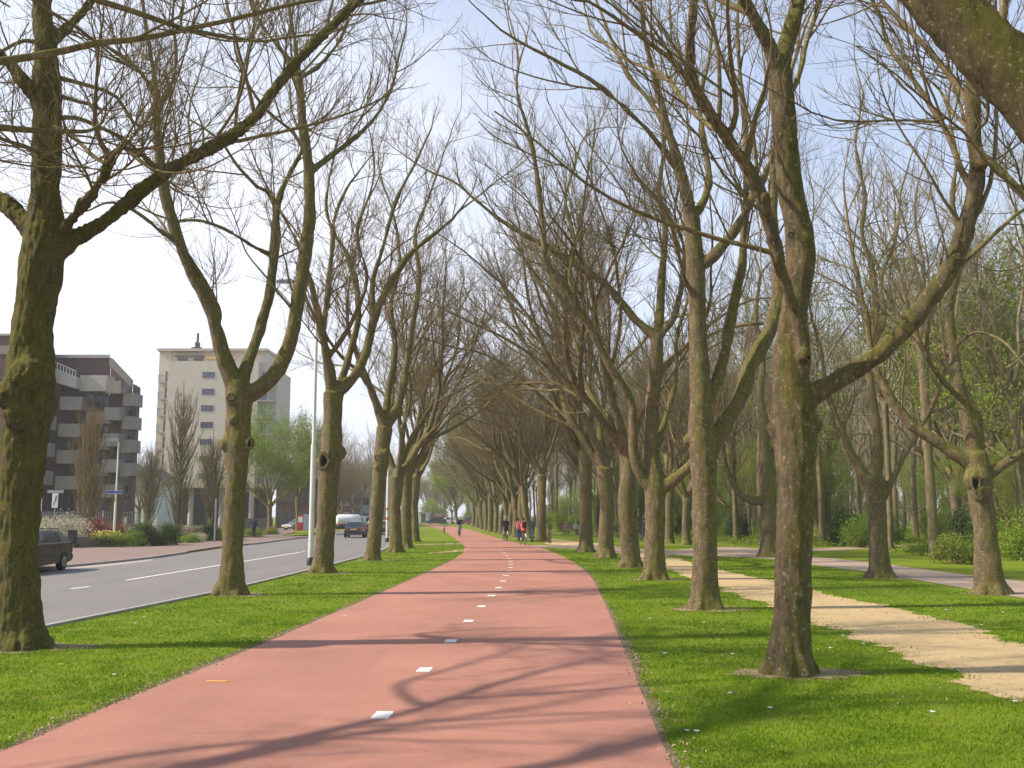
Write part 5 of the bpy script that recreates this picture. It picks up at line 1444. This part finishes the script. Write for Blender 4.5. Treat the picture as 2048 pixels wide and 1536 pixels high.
# white sign with a black slanting figure, small grey plate above
b = g_at(117, 57)
ts = empty("sign_post", b, 0, "thin grey post with a tall white sign and a grey plate, behind the car", "sign")
MB().tube([(0, 0, -.1), (0, 0, Z(981, 57))], .03, 8).build("pole", GREYMETAL, ts, smooth=True)
zc0, zc1 = Z(1015.5, 57), Z(986.5, 57)
sp_ = MB().box(-.17, .17, -.06, -.035, zc0, zc1).build("sign_plate", WHITEP, ts, bevel=.01)
zm = (zc0+zc1)/2
mk = MB()
mk.bar((-.08, -.064, zm-.26), (.06, -.064, zm+.10), .006, .05).bar((.02, -.064, zm+.0), (.09, -.064, zm+.28), .006, .045).bar((.09, -.064, zm+.06), (-.02, -.064, zm+.2), .006, .035)
mk.build("sign_mark", BLACKP, sp_)
MB().box(-.46, .46, -.06, -.035, Z(987, 57)+.02, Z(980, 57)).build("sign_plate", GREYMETAL, ts, bevel=.008)
b = at(429, 1088)
gp = empty("grey_post", b, 0, "plain grey sign post at the kerb left of the second verge trunk", "post")
MB().tube([(0, 0, -.1), (0, 0, 3.05)], .055, 10).build("pole", GREYMETAL, gp, smooth=True)
MB().box(-.06, .06, -.075, -.056, 2.2, 3.0).build("sign_plate", GREYMETAL, gp)
b = at(143, 1099.5)
bn = empty("litter_bin", b, 0, "small dark litter bin behind the estate car", "litter bin")
MB().prism([(-.18, .35), (.18, .35), (.22, 1.0), (-.22, 1.0)], -.17, .17, 'y').build("bin_body", BLACKP, bn, bevel=.02)
MB().prism([(-.24, 1.0), (.24, 1.0), (.17, 1.12), (-.17, 1.12)], -.19, .19, 'y').build("lid", BLACKP, bn, bevel=.02)
MB().tube([(0, .2, -.1), (0, .2, 1.0)], .03, 8).build("post", GREYMETAL, bn)
b = at(247, 1090)
bo = empty("bollard", b, 0, "small grey post in front of the hedge by the lamp post", "bollard")
MB().lathe([(.07, -.1), (.07, .62), (.075, .63), (.075, .72), (.05, .78)], 12).build("post", GREYMETAL, bo, smooth=True)
MB().lathe([(.074, .5), (.074, .6)], 12).build("band", WHITEP, bo)
b = at(1099, 1086)
wb = empty("bollard", b, 0, "short brown wooden bollard at the right edge of the red path", "bollard")
MB().prism([(-.13, -.2), (.13, -.2), (.135, .92), (.09, 1.0), (-.09, 1.0), (-.135, .92)], -.13, .13, 'y').build("post", WOODP, wb, bevel=.02)
MB().box(-.139, .139, -.139, .139, .74, .80).build("band", GREYMETAL, wb)
b = at(929, 1068)
b2 = empty("bollard", (at(888, 1066.5)), 0, "low dark bollard on the left edge of the red path, far off", "bollard")
MB().lathe([(.09, -.1), (.09, .8), (.06, .88)], 10).build("post", WOODP, b2, smooth=True)
MB().lathe([(.094, .62), (.094, .7)], 10).build("band", WHITEP, b2)
# red, white and blue box on the grass by the road
b = g_at(613, 118)
kb = empty("utility_box", b, 0, "upright red and pale blue box on the grass island by the road", "utility box")
MB().box(-.75, -.10, -.3, .3, .15, 2.0).build("door", REDP, kb, bevel=.02)
MB().box(-.08, .55, -.3, .3, .15, 2.05).build("door", simple("pale_blue_panel", (.28, .32, .48), .5, .1, 6), kb, bevel=.02)
MB().box(-.8, .6, -.34, .34, -.05, .14).build("plinth", CONC_GREY, kb)
MB().box(-.7, -.16, -.309, -.303, 1.1, 1.75).build("notice", WHITEP, kb)
sheet("grass_island", [tuple(at(*p)[:2]) for p in ((563,1074),(600,1066),(588,1065),(604,1056),(640,1054),(660,1060),(640,1066),(620,1071.5))], .12, GRASS, thick=.3)
# park bench far off on the right
WOODS = simple("bench_slats", (.33, .29, .24), .8, .2, 9)
def bench(loc, rz, label):
    B_ = empty("park_bench", loc, rz, label, "bench")
    m = MB()
    for k in range(3): m.box(-.9, .9, -.22+.16*k, -.09+.16*k, .43, .47)
    m.build("seat", WOODS, B_, bevel=.008)
    m = MB()
    for k in range(2): m.box(-.9, .9, .27+.03*k, .31+.03*k, .60+.19*k, .74+.19*k)
    m.build("backrest", WOODS, B_, bevel=.008)
    for s in (-.7, .7):
        MB().bar((s, -.2, -.02), (s, -.2, .43), .06).bar((s, .22, -.02), (s, .35, .93), .06).bar((s, -.23, .41), (s, .26, .41), .05).build("leg", GREYMETAL, B_)
    return B_
bb = g_at(1140, 100)
bench(bb, .25, "park bench far off on the lawn with two people sitting on it")

# ------------------------------------------------------------------ vehicles
PAINT_DG = simple("dark_green_grey_paint", (.008, .009, .010), .35, .1, 2, .0, coat=.35)
PAINT_BK = simple("dark_charcoal_paint", (.012, .014, .016), .25, .1, 2, .0, coat=1.0)
PAINT_WH = simple("white_car_paint", (.62, .62, .62), .25, .04, 2, 0, coat=1.0)
PAINT_RD = simple("red_car_paint", (.32, .02, .02), .25, .08, 2, .1, coat=1.0)
PAINT_SV = simple("silver_car_paint", (.36, .38, .42), .3, .06, 2, .5, coat=1.0)
CARGLASS = glassmat("car_glass", (.02, .028, .028), .08)
TYRE = simple("tyre_rubber", (.018, .018, .018), .85, .2, 20)
RIM = simple("wheel_rim", (.42, .42, .43), .35, .1, 12, .8)
PLASTIC = simple("bumper_plastic", (.03, .03, .032), .6, .1, 8)
REDL = simple("tail_light_red", (.40, .02, .015), .2, .1, 20, coat=1.0)
CLEARL = simple("head_light_clear", (.55, .56, .57), .15, .1, 20, coat=1.0)
PLATE = simple("yellow_plate", (.62, .42, .03), .5, .05, 20)
def car(loc, rz, paint, label, L=4.6, Hh=1.43, kind="estate", roofrack=False):
    """nose towards +y"""
    c = empty("car", loc, rz, label, "car", "cars")
    s = L/4.6; n, t = 2.28*s, -2.28*s
    ya, yb = 1.38*s, -1.32*s; ra = .36
    def arch(yc):
        return [(yc + ra*cos(a), .30 + ra*sin(a)) for a in np.linspace(pi, 0, 9)]
    low = [(t+.04, .30), (t, .52), (t+.03, .86), (t+.16, .95), (.95*s, .93), (1.25*s, .88), (n-.14, .72), (n, .54), (n-.03, .30)] if kind != "sedan" else \
          [(t+.04, .30), (t, .52), (t+.03, .84), (t+.2, .93), (-1.2*s, .96), (.95*s, .93), (1.25*s, .88), (n-.14, .72), (n, .54), (n-.03, .30)]
    # lower outline : bottom with the wheel arches, then over the top
    bot = [(t+.04, .30)] + [(y, z) for y, z in [(yb-ra, .26)] + [(yb + ra*cos(a), .28 + ra*sin(a)) for a in np.linspace(pi, 0, 9)] + [(ya-ra-.02, .22)] + [(ya + ra*cos(a), .28 + ra*sin(a)) for a in np.linspace(pi, 0, 9)]]
    prof = bot + [(n-.03, .30)] + low[1:-1][::-1]
    W = .86
    mb = MB(); k = len(prof)
    def hw(y, z):   # rounded plan and sides
        e = max(0, (abs(y)-1.7*s)/(.6*s)); return W*(1 - .10*e*e)*(1 - .05*max(0, (z-.55)/.4)**2)
    ring = []
    for f in (-1, 1): ring.append([(f*hw(y, z), y, z) for y, z in prof])
    mb.add(ring[0] + ring[1], [tuple(range(k)), tuple(range(k, 2*k))[::-1]] + [(i, (i+1) % k, (i+1) % k + k, i+k) for i in range(k)])
    mb.build("body", paint, c, smooth=True, bevel=.025)
    if kind == "estate": gp_ = [(1.02, .93), (.22, Hh-.02), (-.5, Hh), (-1.50, Hh-.05), (-2.20, .96)]
    elif kind == "hatch": gp_ = [(1.02, .93), (.22, Hh-.02), (-.6, Hh), (-1.45, Hh-.06), (-2.1, .95)]
    else: gp_ = [(1.02, .93), (.22, Hh-.02), (-.5, Hh), (-1.05, Hh-.05), (-1.75, .96)]
    gp_ = [(y*s, z) for y, z in gp_]
    gx = lambda z: .80 - .22*max(0, min(1, (z-.93)/(Hh-.93)))
    mb = MB(); k = len(gp_)
    mb.add([(-gx(z), y, z) for y, z in gp_] + [(gx(z), y, z) for y, z in gp_], [tuple(range(k)), tuple(range(k, 2*k))[::-1]] + [(i, (i+1) % k, (i+1) % k + k, i+k) for i in range(k)])
    cab = mb.build("cabin", paint, c, smooth=True, bevel=.03)
    zl, zh = .985, Hh-.09
    lerp = lambda a, b, z: a[0] + (b[0]-a[0])*(z-a[1])/(b[1]-a[1])
    f0 = lambda z: lerp(gp_[0], gp_[1], z); r0 = lambda z: lerp(gp_[-1], gp_[-2], z)
    cuts = [.12*s, -.92*s] if kind != "estate" else [.12*s, -.72*s, -1.30*s]
    edges = [None] + cuts + [None]
    for f in (-1, 1):
        for i in range(len(edges)-1):
            A = [(f0(z)-.14 if edges[i] is None else edges[i]-.04) for z in (zl, zh)]
            B_ = [(r0(z)+.14 if edges[i+1] is None else edges[i+1]+.04) for z in (zl, zh)]
            if A[1] < B_[1] + .1: continue
            q = [(f*(gx(zl)+.004), A[0], zl), (f*(gx(zh)+.004), A[1], zh), (f*(gx(zh)+.004), B_[1], zh), (f*(gx(zl)+.004), B_[0], zl)]
            q2 = [(x-f*.012, y, z) for x, y, z in q]
            MB().add(q+q2, [(0,1,2,3),(7,6,5,4),(0,4,5,1),(1,5,6,2),(2,6,7,3),(3,7,4,0)]).build("window", CARGLASS, cab)
    for fr, nm in ((f0, "windscreen"), (r0, "rear_window")):
        sg_ = 1 if fr is f0 else -1
        q = [(-gx(zl)+.09, fr(zl)+sg_*.006, zl), (gx(zl)-.09, fr(zl)+sg_*.006, zl), (gx(zh)-.07, fr(zh)+sg_*.006, zh), (-gx(zh)+.07, fr(zh)+sg_*.006, zh)]
        q2 = [(x, y-sg_*.014, z) for x, y, z in q]
        MB().add(q+q2, [(0,1,2,3),(7,6,5,4),(0,4,5,1),(1,5,6,2),(2,6,7,3),(3,7,4,0)]).build(nm, CARGLASS, cab)
    for yy in (ya, yb):
        for f in (-1, 1):
            w_ = MB().lathe([(.19, -.10), (.27, -.105), (.305, -.085), (.315, -.03), (.315, .03), (.305, .085), (.27, .105), (.19, .10)], 24, axis='x').build("wheel", TYRE, c, (f*.78, yy, .312), smooth=True)
            rm = MB().lathe([(.19, f*.06), (.19, f*.1), (.17, f*.108), (.05, f*.09), (.03, f*.104)], 20, axis='x')
            for q in range(5):
                a = 2*pi*q/5; rm.bar((f*.10, .04*cos(a), .04*sin(a)), (f*.108, .18*cos(a), .18*sin(a)), .045, .02)
            rm.build("rim", RIM, w_)
    for f in (-1, 1):
        MB().box(min(f*.55, f*.80), max(f*.55, f*.80), t-.012, t+.1, .60, .82).build("tail_light", REDL, c, bevel=.01)
        MB().box(min(f*.48, f*.76), max(f*.48, f*.76), n-.16, n-.045, .57, .70).build("headlight", CLEARL, c, bevel=.015)
        MB().prism([(.78*s-.10, 1.02), (.78*s+.08, 1.02), (.78*s+.06, 1.14), (.78*s-.08, 1.15)], min(f*.80, f*1.0), max(f*.80, f*1.0), 'x').build("mirror", PLASTIC, c, bevel=.02)
        for yd in (-.35*s, -1.1*s):
            MB().box(min(f*.815, f*.872), max(f*.815, f*.872), yd-.09, yd+.09, .80, .83).build("handle", PLASTIC, c)
        MB().box(min(f*.845, f*.868), max(f*.845, f*.868), yb+ra+.05, ya-ra-.05, .52, .57).build("side_strip", PLASTIC, c)
        MB().box(min(f*.80, f*.822), max(f*.80, f*.822), -1.95*s, .90*s, .955, .975).build("belt_trim", RIM, c)
    MB().box(-.80, .80, t-.05, t+.06, .33, .56).build("bumper", PLASTIC, c, bevel=.03)
    MB().box(-.80, .80, n-.10, n+.03, .33, .52).build("bumper", PLASTIC, c, bevel=.03)
    MB().box(-.27, .27, t-.022, t-.002, .66, .78).build("number_plate", PLATE, c)
    MB().box(-.27, .27, n+.031, n+.04, .36, .47).build("number_plate", PLATE, c)
    MB().box(-.5, .5, n-.06, n-.005, .56, .66).build("grille", PLASTIC, c)
    if roofrack:
        for f in (-1, 1): MB().tube([(f*.5, .1*s, Hh-.01), (f*.52, .0, Hh+.05), (f*.52, -1.5*s, Hh+.03), (f*.5, -1.65*s, Hh-.03)], .016, 6).build("roof_rail", PLASTIC, cab)
    return c
p0 = at(112, 1141)
car((p0[0]-.50, p0[1]-1.45, .013), pi + .06, PAINT_DG, "dark grey-green estate car on the road, its front hidden by the nearest trunk", 4.7, 1.42, "estate", True)
p1 = at(704, 1076)
car((p1[0], p1[1]+2.2, .013), .05, PAINT_BK, "dark hatchback driving away along the grey road", 4.2, 1.42, "hatch")
p2 = at(741, 1067)
car((p2[0], p2[1]+3.0, .013), .12, PAINT_WH, "white car just ahead of the dark hatchback, half behind a trunk", 4.5, 1.40, "sedan")
p3 = at(766, 1070)
car((p3[0]-.35, p3[1]+2.2, .013), .12, PAINT_RD, "red car mostly hidden between the fourth verge trunk and the farther pole", 4.3, 1.42, "hatch")
car(g_at(600, 128), 2.6, PAINT_SV, "silver car parked by the dark brick house across the road", 4.3, 1.42, "sedan")
for px, d, rz, pt, kd, lab in ((950,205,1.45,PAINT_RD,"sedan","red car parked far off, right of the lone bare tree"), (938,212,1.5,PAINT_BK,"hatch","dark car parked far off beside the red one"),
        (874,214,1.6,PAINT_DG,"estate","dark car far off just left of the approaching cyclist"), (895,220,1.5,PAINT_WH,"hatch","white car parked at the far end behind the approaching cyclist"), (905,226,1.4,PAINT_SV,"sedan","silver car at the far end of the path, next to the white one")):
    car(g_at(px, d), rz, pt, lab, 4.4, 1.45, kd)
# white tanker lorry beyond the bend
b = g_at(706, 140)
tk = empty("tanker_lorry", b, -1.15, "white tanker lorry beyond the bend of the road", "lorry")
tk.scale = (.66, .66, .66)
MB().lathe([(.30, -3.3), (.9, -3.15), (1.12, -2.8), (1.15, 0), (1.12, 1.5), (.9, 1.85), (.3, 2.0)], 24, c=(0, 0, 1.95), axis='y').build("tank", WHITEP, tk, smooth=True)
MB().prism([(2.2, .6), (4.2, .6), (4.25, 1.5), (3.95, 2.7), (2.3, 2.8)], -1.1, 1.1, 'x').build("cab", PAINT_WH, tk, bevel=.06)
MB().prism([(4.22, 1.62), (4.28, 1.62), (4.03, 2.5), (3.97, 2.5)], -.95, .95, 'x').build("windscreen", CARGLASS, tk)
for f in (-1, 1): MB().prism([(2.9, 1.6), (3.95, 1.6), (3.75, 2.4), (2.95, 2.45)], min(f*1.09, f*1.115), max(f*1.09, f*1.115), 'x').build("window", CARGLASS, tk)
MB().box(-.5, .5, -3.3, 3.9, .5, .75).build("chassis", PLASTIC, tk)
for yy in (3.3, -1.6, -2.7):
    for f in (-1, 1): MB().lathe([(.25, -.14), (.45, -.15), (.5, -.1), (.5, .1), (.45, .15), (.25, .14)], 20, c=(f*.95, yy, .5), axis='x').build("wheel", TYRE, tk, smooth=True)
MB().box(-.9, .9, -3.0, -.5, .8, .98).build("stripe", REDP, tk)

# ------------------------------------------------------------------ people and bicycles
SKIN = simple("skin", (.45, .27, .19), .6, .08, 20)
def cloth(name, col): return simple(name, col, .85, .2, 14, bmp=.2)
NAVY = cloth("navy_cloth", (.025, .03, .055)); JEANS = cloth("blue_jeans", (.07, .11, .19)); REDC = cloth("coral_red_jacket", (.62, .09, .075)); PURPLE = cloth("dark_purple_coat", (.045, .025, .05))
GREYC = cloth("grey_trousers", (.17, .17, .19)); BLACKC = cloth("black_cloth", (.015, .015, .017)); WHITEC = cloth("white_cloth", (.65, .64, .62)); TAN = cloth("tan_cloth", (.30, .21, .13)); PINKC = cloth("pink_cloth", (.5, .24, .24)); LBLUE = cloth("pale_blue_cloth", (.35, .42, .52))
HAIR_D = simple("dark_hair", (.03, .02, .014), .7, .3, 30); HAIR_F = simple("fair_hair", (.34, .22, .11), .7, .3, 30); HAIR_G = simple("grey_hair", (.40, .38, .36), .7, .2, 30)
SHOE = simple("dark_shoe", (.02, .018, .016), .6, .2, 20); SHOE_W = simple("white_shoe", (.66, .66, .62), .6, .1, 20); EYE_M = simple("eye_dark", (.02, .015, .012), .2, .1, 30)
def seg(pts, rr, n=12, k=8):
    P, R = resample([np.array(p, float) for p in pts], rr, k)
    return tubes(*capped(P, R), n)
def blob(c, r, k=8):
    c = np.array(c, float); r = np.array(r, float)
    a = np.linspace(-pi/2, pi/2, k+1)
    P = np.stack([np.full(k+1, c[0]), np.full(k+1, c[1]), c[2] + r[2]*np.sin(a)], 1)
    V, Q = tubes(P[None], np.maximum(.002, np.cos(a))[None], 14)
    V = V.copy(); V[:, 0] = c[0] + (V[:, 0]-c[0])*r[0]; V[:, 1] = c[1] + (V[:, 1]-c[1])*r[1]
    return V, Q
POSES = {
 "stand": dict(pel=(0,0,.94), che=(0,.0,1.33), nek=(0,.01,1.49), hed=(0,.03,1.63), sh=(.18,0,1.42), elL=(-.23,-.02,1.14), elR=(.23,-.02,1.14), wrL=(-.23,.09,.90), wrR=(.23,.09,.90), hip=(.09,0,.92), knL=(-.10,.03,.50), knR=(.10,.03,.50), anL=(-.11,-.01,.09), anR=(.11,-.01,.09)),
 "walk": dict(pel=(0,0,.92), che=(0,.03,1.32), nek=(0,.06,1.48), hed=(0,.10,1.62), sh=(.18,.03,1.41), elL=(-.24,.10,1.14), elR=(.24,-.10,1.15), wrL=(-.21,.30,.97), wrR=(.23,-.08,.90), hip=(.09,0,.91), knL=(-.10,-.02,.49), knR=(.10,.20,.53), anL=(-.10,-.27,.13), anR=(.10,.30,.09)),
 "ride": dict(pel=(0,-.22,1.0), che=(0,-.06,1.38), nek=(0,.0,1.53), hed=(0,.05,1.67), sh=(.19,-.03,1.46), elL=(-.27,.14,1.22), elR=(.27,.14,1.22), wrL=(-.26,.38,1.09), wrR=(.26,.38,1.09), hip=(.09,-.18,.98), knL=(-.11,.20,.82), knR=(.11,.16,.66), anL=(-.10,.08,.43), anR=(.10,-.02,.24)),
 "sit": dict(pel=(0,0,.55), che=(0,.02,.95), nek=(0,.04,1.1), hed=(0,.08,1.24), sh=(.18,.02,1.03), elL=(-.23,.06,.78), elR=(.23,.06,.78), wrL=(-.14,.30,.64), wrR=(.14,.30,.64), hip=(.09,.02,.53), knL=(-.11,.44,.50), knR=(.11,.44,.50), anL=(-.11,.42,.09), anR=(.11,.42,.09)),
}
def person(loc, rz, pose, label, top, legs, hair, shoe=SHOE, cap=None, coat=0.0, scale=1.0, group=None):
    q = {k: np.array(v, float) for k, v in POSES[pose].items()}
    r = empty("person", loc, rz, label, "person", group); r.scale = (scale,)*3
    shL, shR = q["sh"]*np.array((-1,1,1)), q["sh"]; hiL, hiR = q["hip"]*np.array((-1,1,1)), q["hip"]
    up = unit(q["nek"]-q["che"])
    B = [blob(q["hed"], (.077,.098,.118)), seg([q["nek"]-up*.06, q["nek"]+up*.07], [.060,.055]), seg([q["pel"]-up*.06, (q["pel"]+q["che"])/2, q["che"], q["nek"]-up*.05], [.125,.118,.135,.07]),
         blob(q["hed"]+np.array((0,.096,-.012)), (.015,.022,.026)), blob(q["hed"]+np.array((.078,-.005,-.01)), (.012,.022,.032)), blob(q["hed"]+np.array((-.078,-.005,-.01)), (.012,.022,.032)),
         blob(q["hed"]+np.array((0,.05,-.09)), (.042,.045,.035)), blob(q["hed"]+np.array((0,.093,-.055)), (.026,.010,.009))]
    for sgn, sh, el, wr in ((-1, shL, q["elL"], q["wrL"]), (1, shR, q["elR"], q["wrR"])):
        B.append(seg([q["nek"]-up*.09, sh, sh*.5+el*.5, el, el*.5+wr*.5, wr], [.06,.058,.046,.040,.036,.027]))
        d = unit(wr-el); s_ = np.array((sgn, 0, 0.0)); s_ = unit(s_ - d*np.dot(s_, d)); nrm = np.cross(d, s_)
        B.append(seg([wr-d*.01, wr+d*.05, wr+d*.09], [.026,.033,.030]))
        acr = unit(np.cross(d, s_))
        for j, ln in enumerate((.066,.076,.072,.056)):
            o = acr*(-.030+.020*j); pm = wr + d*.088 + o
            B.append(seg([pm-d*.02, pm+d*ln*.45-s_*.004, pm+d*ln*.8-s_*.022, pm+d*ln*.9-s_*.042], [.011,.0105,.0095,.008], 8, 6))
        tb = wr + d*.03 - acr*.030
        B.append(seg([tb, tb+d*.028-acr*.026-s_*.008, tb+d*.058-acr*.034-s_*.02], [.013,.0115,.009], 8, 6))
    Ls = []
    for hi, kn, an in ((hiL, q["knL"], q["anL"]), (hiR, q["knR"], q["anR"])):
        B.append(seg([hi, hi*.5+kn*.5, kn, kn*.55+an*.45, an], [.090,.074,.054,.052,.038]))
        Ls.append(seg([hi+np.array((0,0,.04)), hi*.5+kn*.5, kn, kn*.55+an*.45, an*.93+kn*.07], [.108,.090,.072,.068,.062]))
    link("body", skin("body", B, .011, .001, 0, 1), SKIN, r)
    J = [seg([q["pel"]-up*(.10+coat), q["pel"]+up*.02, (q["pel"]+q["che"])/2, q["che"], q["nek"]-up*.045], [.150+coat*.15,.148,.142,.158,.088])]
    sd = np.array((1.0,0,0))
    J += [seg([q["che"]-sd*.09-up*.02, q["pel"]-sd*.05-up*(.06+coat)], [.12,.12]), seg([q["che"]+sd*.09-up*.02, q["pel"]+sd*.05-up*(.06+coat)], [.12,.12])]
    for sh, el, wr in ((shL, q["elL"], q["wrL"]), (shR, q["elR"], q["wrR"])):
        J.append(seg([q["nek"]-up*.08, sh, sh*.5+el*.5, el, el*.4+wr*.6, wr], [.085,.080,.064,.056,.050,.043]))
    link("jacket", skin("jacket", J, .02, .006, 0, 2), top, r)
    hp = [seg([q["pel"]+up*.03, q["pel"]-up*.05], [.138,.13])]
    link("trousers", skin("trousers", Ls + hp, .02, .005, 0, 3), legs, r)
    for kn, an in ((q["knL"], q["anL"]), (q["knR"], q["anR"])):
        f = MB(); p = an
        V, Q = seg([p+np.array((0,-.055,-.045)), p+np.array((0,.03,-.04)), p+np.array((0,.12,-.055)), p+np.array((0,.19,-.06))], [.038,.044,.042,.030])
        V2, Q2 = seg([p+np.array((0,-.02,.03)), p+np.array((0,-.01,-.05))], [.045,.045])
        link("shoe", skin("shoe", [(V, Q), (V2, Q2)], .012, 0, 0, 4), shoe, r)
    h = q["hed"]
    hs = [blob(h+np.array((0,-.022,.03)), (.087,.098,.112)), blob(h+np.array((0,-.05,-.03)), (.075,.062,.09))]
    link("hair", skin("hair", hs, .014, .004, 0, 5), hair, r)
    if cap is not None:
        cb = MB().lathe([(.098, .0), (.103, .03), (.090, .085), (.05, .115), (.01, .12)], 16, c=tuple(h+np.array((0,-.01,.035))))
        cb.prism([(-.07,.08),(.07,.08),(.05,.17),(-.05,.17)], .035, .047, 'z') if False else None
        cb.build("cap", cap, r, smooth=True)
    for f in (-1, 1):
        V, Q = blob(h+np.array((f*.030, .083, .012)), (.011, .010, .008), 6); link("eye", mesh_np("eye", V, Q), EYE_M, r)
    return r
def bicycle(loc, rz, label, col):
    c = empty("bicycle", loc, rz, label, "bicycle")
    fr = MB()
    bbk, hd, st, rr_ = (0,-.02,.30), (0,.40,.82), (0,-.20,.90), (0,-.52,.345)
    for a, b_, w_ in ((bbk, (0,.44,.68), .018), ((0,-.16,.72), hd, .016), (bbk, st, .018), ((.05,-.03,.30), (.05,-.52,.345), .010), ((-.05,-.03,.30), (-.05,-.52,.345), .010), ((.04,-.15,.70), (.05,-.52,.345), .009), ((-.04,-.15,.70), (-.05,-.52,.345), .009), (hd, (0,.46,.62), .02)):
        fr.tube([a, b_], w_, 8)
    fr.build("frame", col, c, smooth=True)
    MB().tube([(0,.38,.88), (0,.46,.62), (.05,.49,.55), (.05,.56,.345)], .013, 8).tube([(0,.46,.62), (-.05,.49,.55), (-.05,.56,.345)], .013, 8).build("fork", col, c, smooth=True)
    MB().tube([(0,.38,.86), (0,.36,1.05)], .014, 8).tube([(-.28,.24,1.06), (-.26,.34,1.08), (-.10,.38,1.06), (0,.36,1.05), (.10,.38,1.06), (.26,.34,1.08), (.28,.24,1.06)], .012, 8).build("handlebar", RIM, c, smooth=True)
    MB().prism([(-.10,-.36), (.10,-.36), (.09,-.22), (.03,-.12), (.02,-.02), (-.02,-.02), (-.03,-.12), (-.09,-.22)], .90, .96, 'z').build("saddle", BLACKP, c, bevel=.015)
    for yy in (-.52, .56):
        tb = MB(); n, m = 32, 8; vs, fs = [], []
        for i in range(n):
            a = 2*pi*i/n
            for k in range(m):
                qq = 2*pi*k/m; R_ = .325 + .019*cos(qq); vs.append((.019*sin(qq), R_*cos(a), R_*sin(a)))
        for i in range(n):
            for k in range(m): fs.append((i*m+k, ((i+1) % n)*m+k, ((i+1) % n)*m+(k+1) % m, i*m+(k+1) % m))
        w_ = tb.add(vs, fs).build("wheel", TYRE, c, (0, yy, .345), smooth=True)
        sp = MB()
        for i in range(14): sp.bar((0,0,0), (0,.315*cos(2*pi*i/14), .315*sin(2*pi*i/14)), .004)
        sp.lathe([(.03,-.04), (.03,.04)], 10, axis='x').build("spokes", RIM, w_)
        mg = MB(); mg.tube([(0, yy+.36*cos(a), .345+.36*sin(a)) for a in np.linspace(.35, 2.9, 12)], .024, 6).build("mudguard", col if yy > 0 else WHITEP, c, smooth=True)
    MB().lathe([(.09,.06), (.09,.07)], 16, c=(0,-.02,.30), axis='x').bar((.09,-.02,.30), (.09,.0,.14), .02).bar((-.09,-.02,.30), (-.09,-.04,.46), .02).bar((.06,.0,.135), (.17,.0,.135), .08, .02).bar((-.06,-.04,.465), (-.17,-.04,.465), .08, .02).build("crank", GREYMETAL, c)
    MB().bar((0,-.85,.40), (0,-.87,.50), .05, .05).build("rear_light", REDL, c)
    return c
BIKE_B = simple("black_bike_paint", (.02, .02, .022), .3, .1, 20, coat=1.0)
def rider(px, py, rz, who, bike, top, legs, hair, shoe=SHOE, cap=None, coat=0.0):
    p = at(px, py)
    bicycle(p + np.array((0, 0, .009)), rz, bike, BIKE_B)
    return person(p + np.array((0, 0, .009)), rz, "ride", who, top, legs, hair, shoe, cap, coat)
rider(919, 1073, pi+.12, "fair-haired cyclist in a dark jacket and grey trousers riding towards the camera", "black bicycle under the cyclist coming towards the camera", NAVY, GREYC, HAIR_F)
rider(1011, 1081.5, .22, "cyclist in a long dark purple coat and white cap riding away", "black bicycle under the purple-coated cyclist", PURPLE, TAN, HAIR_G, SHOE, WHITEC, .12)
rd = rider(1046, 1090, .25, "cyclist in a coral red jacket with a dark backpack riding away", "black bicycle with pale rear mudguard under the red-jacketed cyclist", REDC, BLACKC, HAIR_D, SHOE_W)
p = at(1046, 1090)
bp = empty("backpack", p + np.array((0, 0, .009)), .25, "dark backpack on the back of the red-jacketed cyclist", "backpack")
MB().prism([(-.30,1.10), (-.42,1.13), (-.45,1.30), (-.40,1.50), (-.28,1.52), (-.22,1.40), (-.25,1.2)], -.15, .15, 'x').build("pack", NAVY, bp, smooth=True, bevel=.03)
MB().prism([(-.46,1.14), (-.50,1.16), (-.50,1.27), (-.46,1.30)], -.11, .11, 'x').build("pocket", BLACKC, bp, bevel=.015)
for f in (-.1, .1): MB().tube([(f,-.26,1.46), (f*1.1,-.08,1.54), (f*1.2,.10,1.42), (f*1.3,.06,1.22), (f*1.3,-.22,1.14)], .018, 6).build("strap", BLACKC, bp, smooth=True)
person(at(1064, 1083.5), -1.1, "stand", "man in a navy coat and blue jeans standing beside the trunk behind the bollard", NAVY, JEANS, HAIR_G)
person(at(1037, 1081), .3, "walk", "walker in blue jeans half hidden behind the red-jacketed cyclist", PINKC, JEANS, HAIR_D)
person(at(1289, 1081), -.8, "walk", "walker in a dark top and blue jeans between trunks on the far lawn", BLACKC, JEANS, HAIR_D)
pb = g_at(513, 84, .1)
person((pb[0], pb[1], .1), .4, "walk", "walker in dark clothes on the pavement across the road", NAVY, BLACKC, HAIR_D)
person((bb[0]+.5, bb[1]-.02, -.03), pi+.25, "sit", "person in white sitting on the right end of the far bench", WHITEC, GREYC, HAIR_G)
person((bb[0]-.45, bb[1]-.25, -.03), pi+.25, "sit", "person in pale pink sitting on the left end of the far bench", PINKC, TAN, HAIR_G)
# ------------------------------------------------------------------ the spring haze that pales far things
hz = MB().box(-915, 915, -315, 1315, -1.3, 46.0)
hm, hn, hl, hb = nt("haze_air")
hn.remove(hb)
pv = hn.new("ShaderNodeVolumePrincipled")
pv.inputs["Color"].default_value = (.93, .92, .90, 1)
pv.inputs["Density"].default_value = .00052
pv.inputs["Anisotropy"].default_value = .15
hl.new(pv.outputs["Volume"], hn.get("Material Output").inputs["Volume"])
tag(hz.build("haze", hm), "thin pale spring haze filling the air", "haze", kind="stuff")
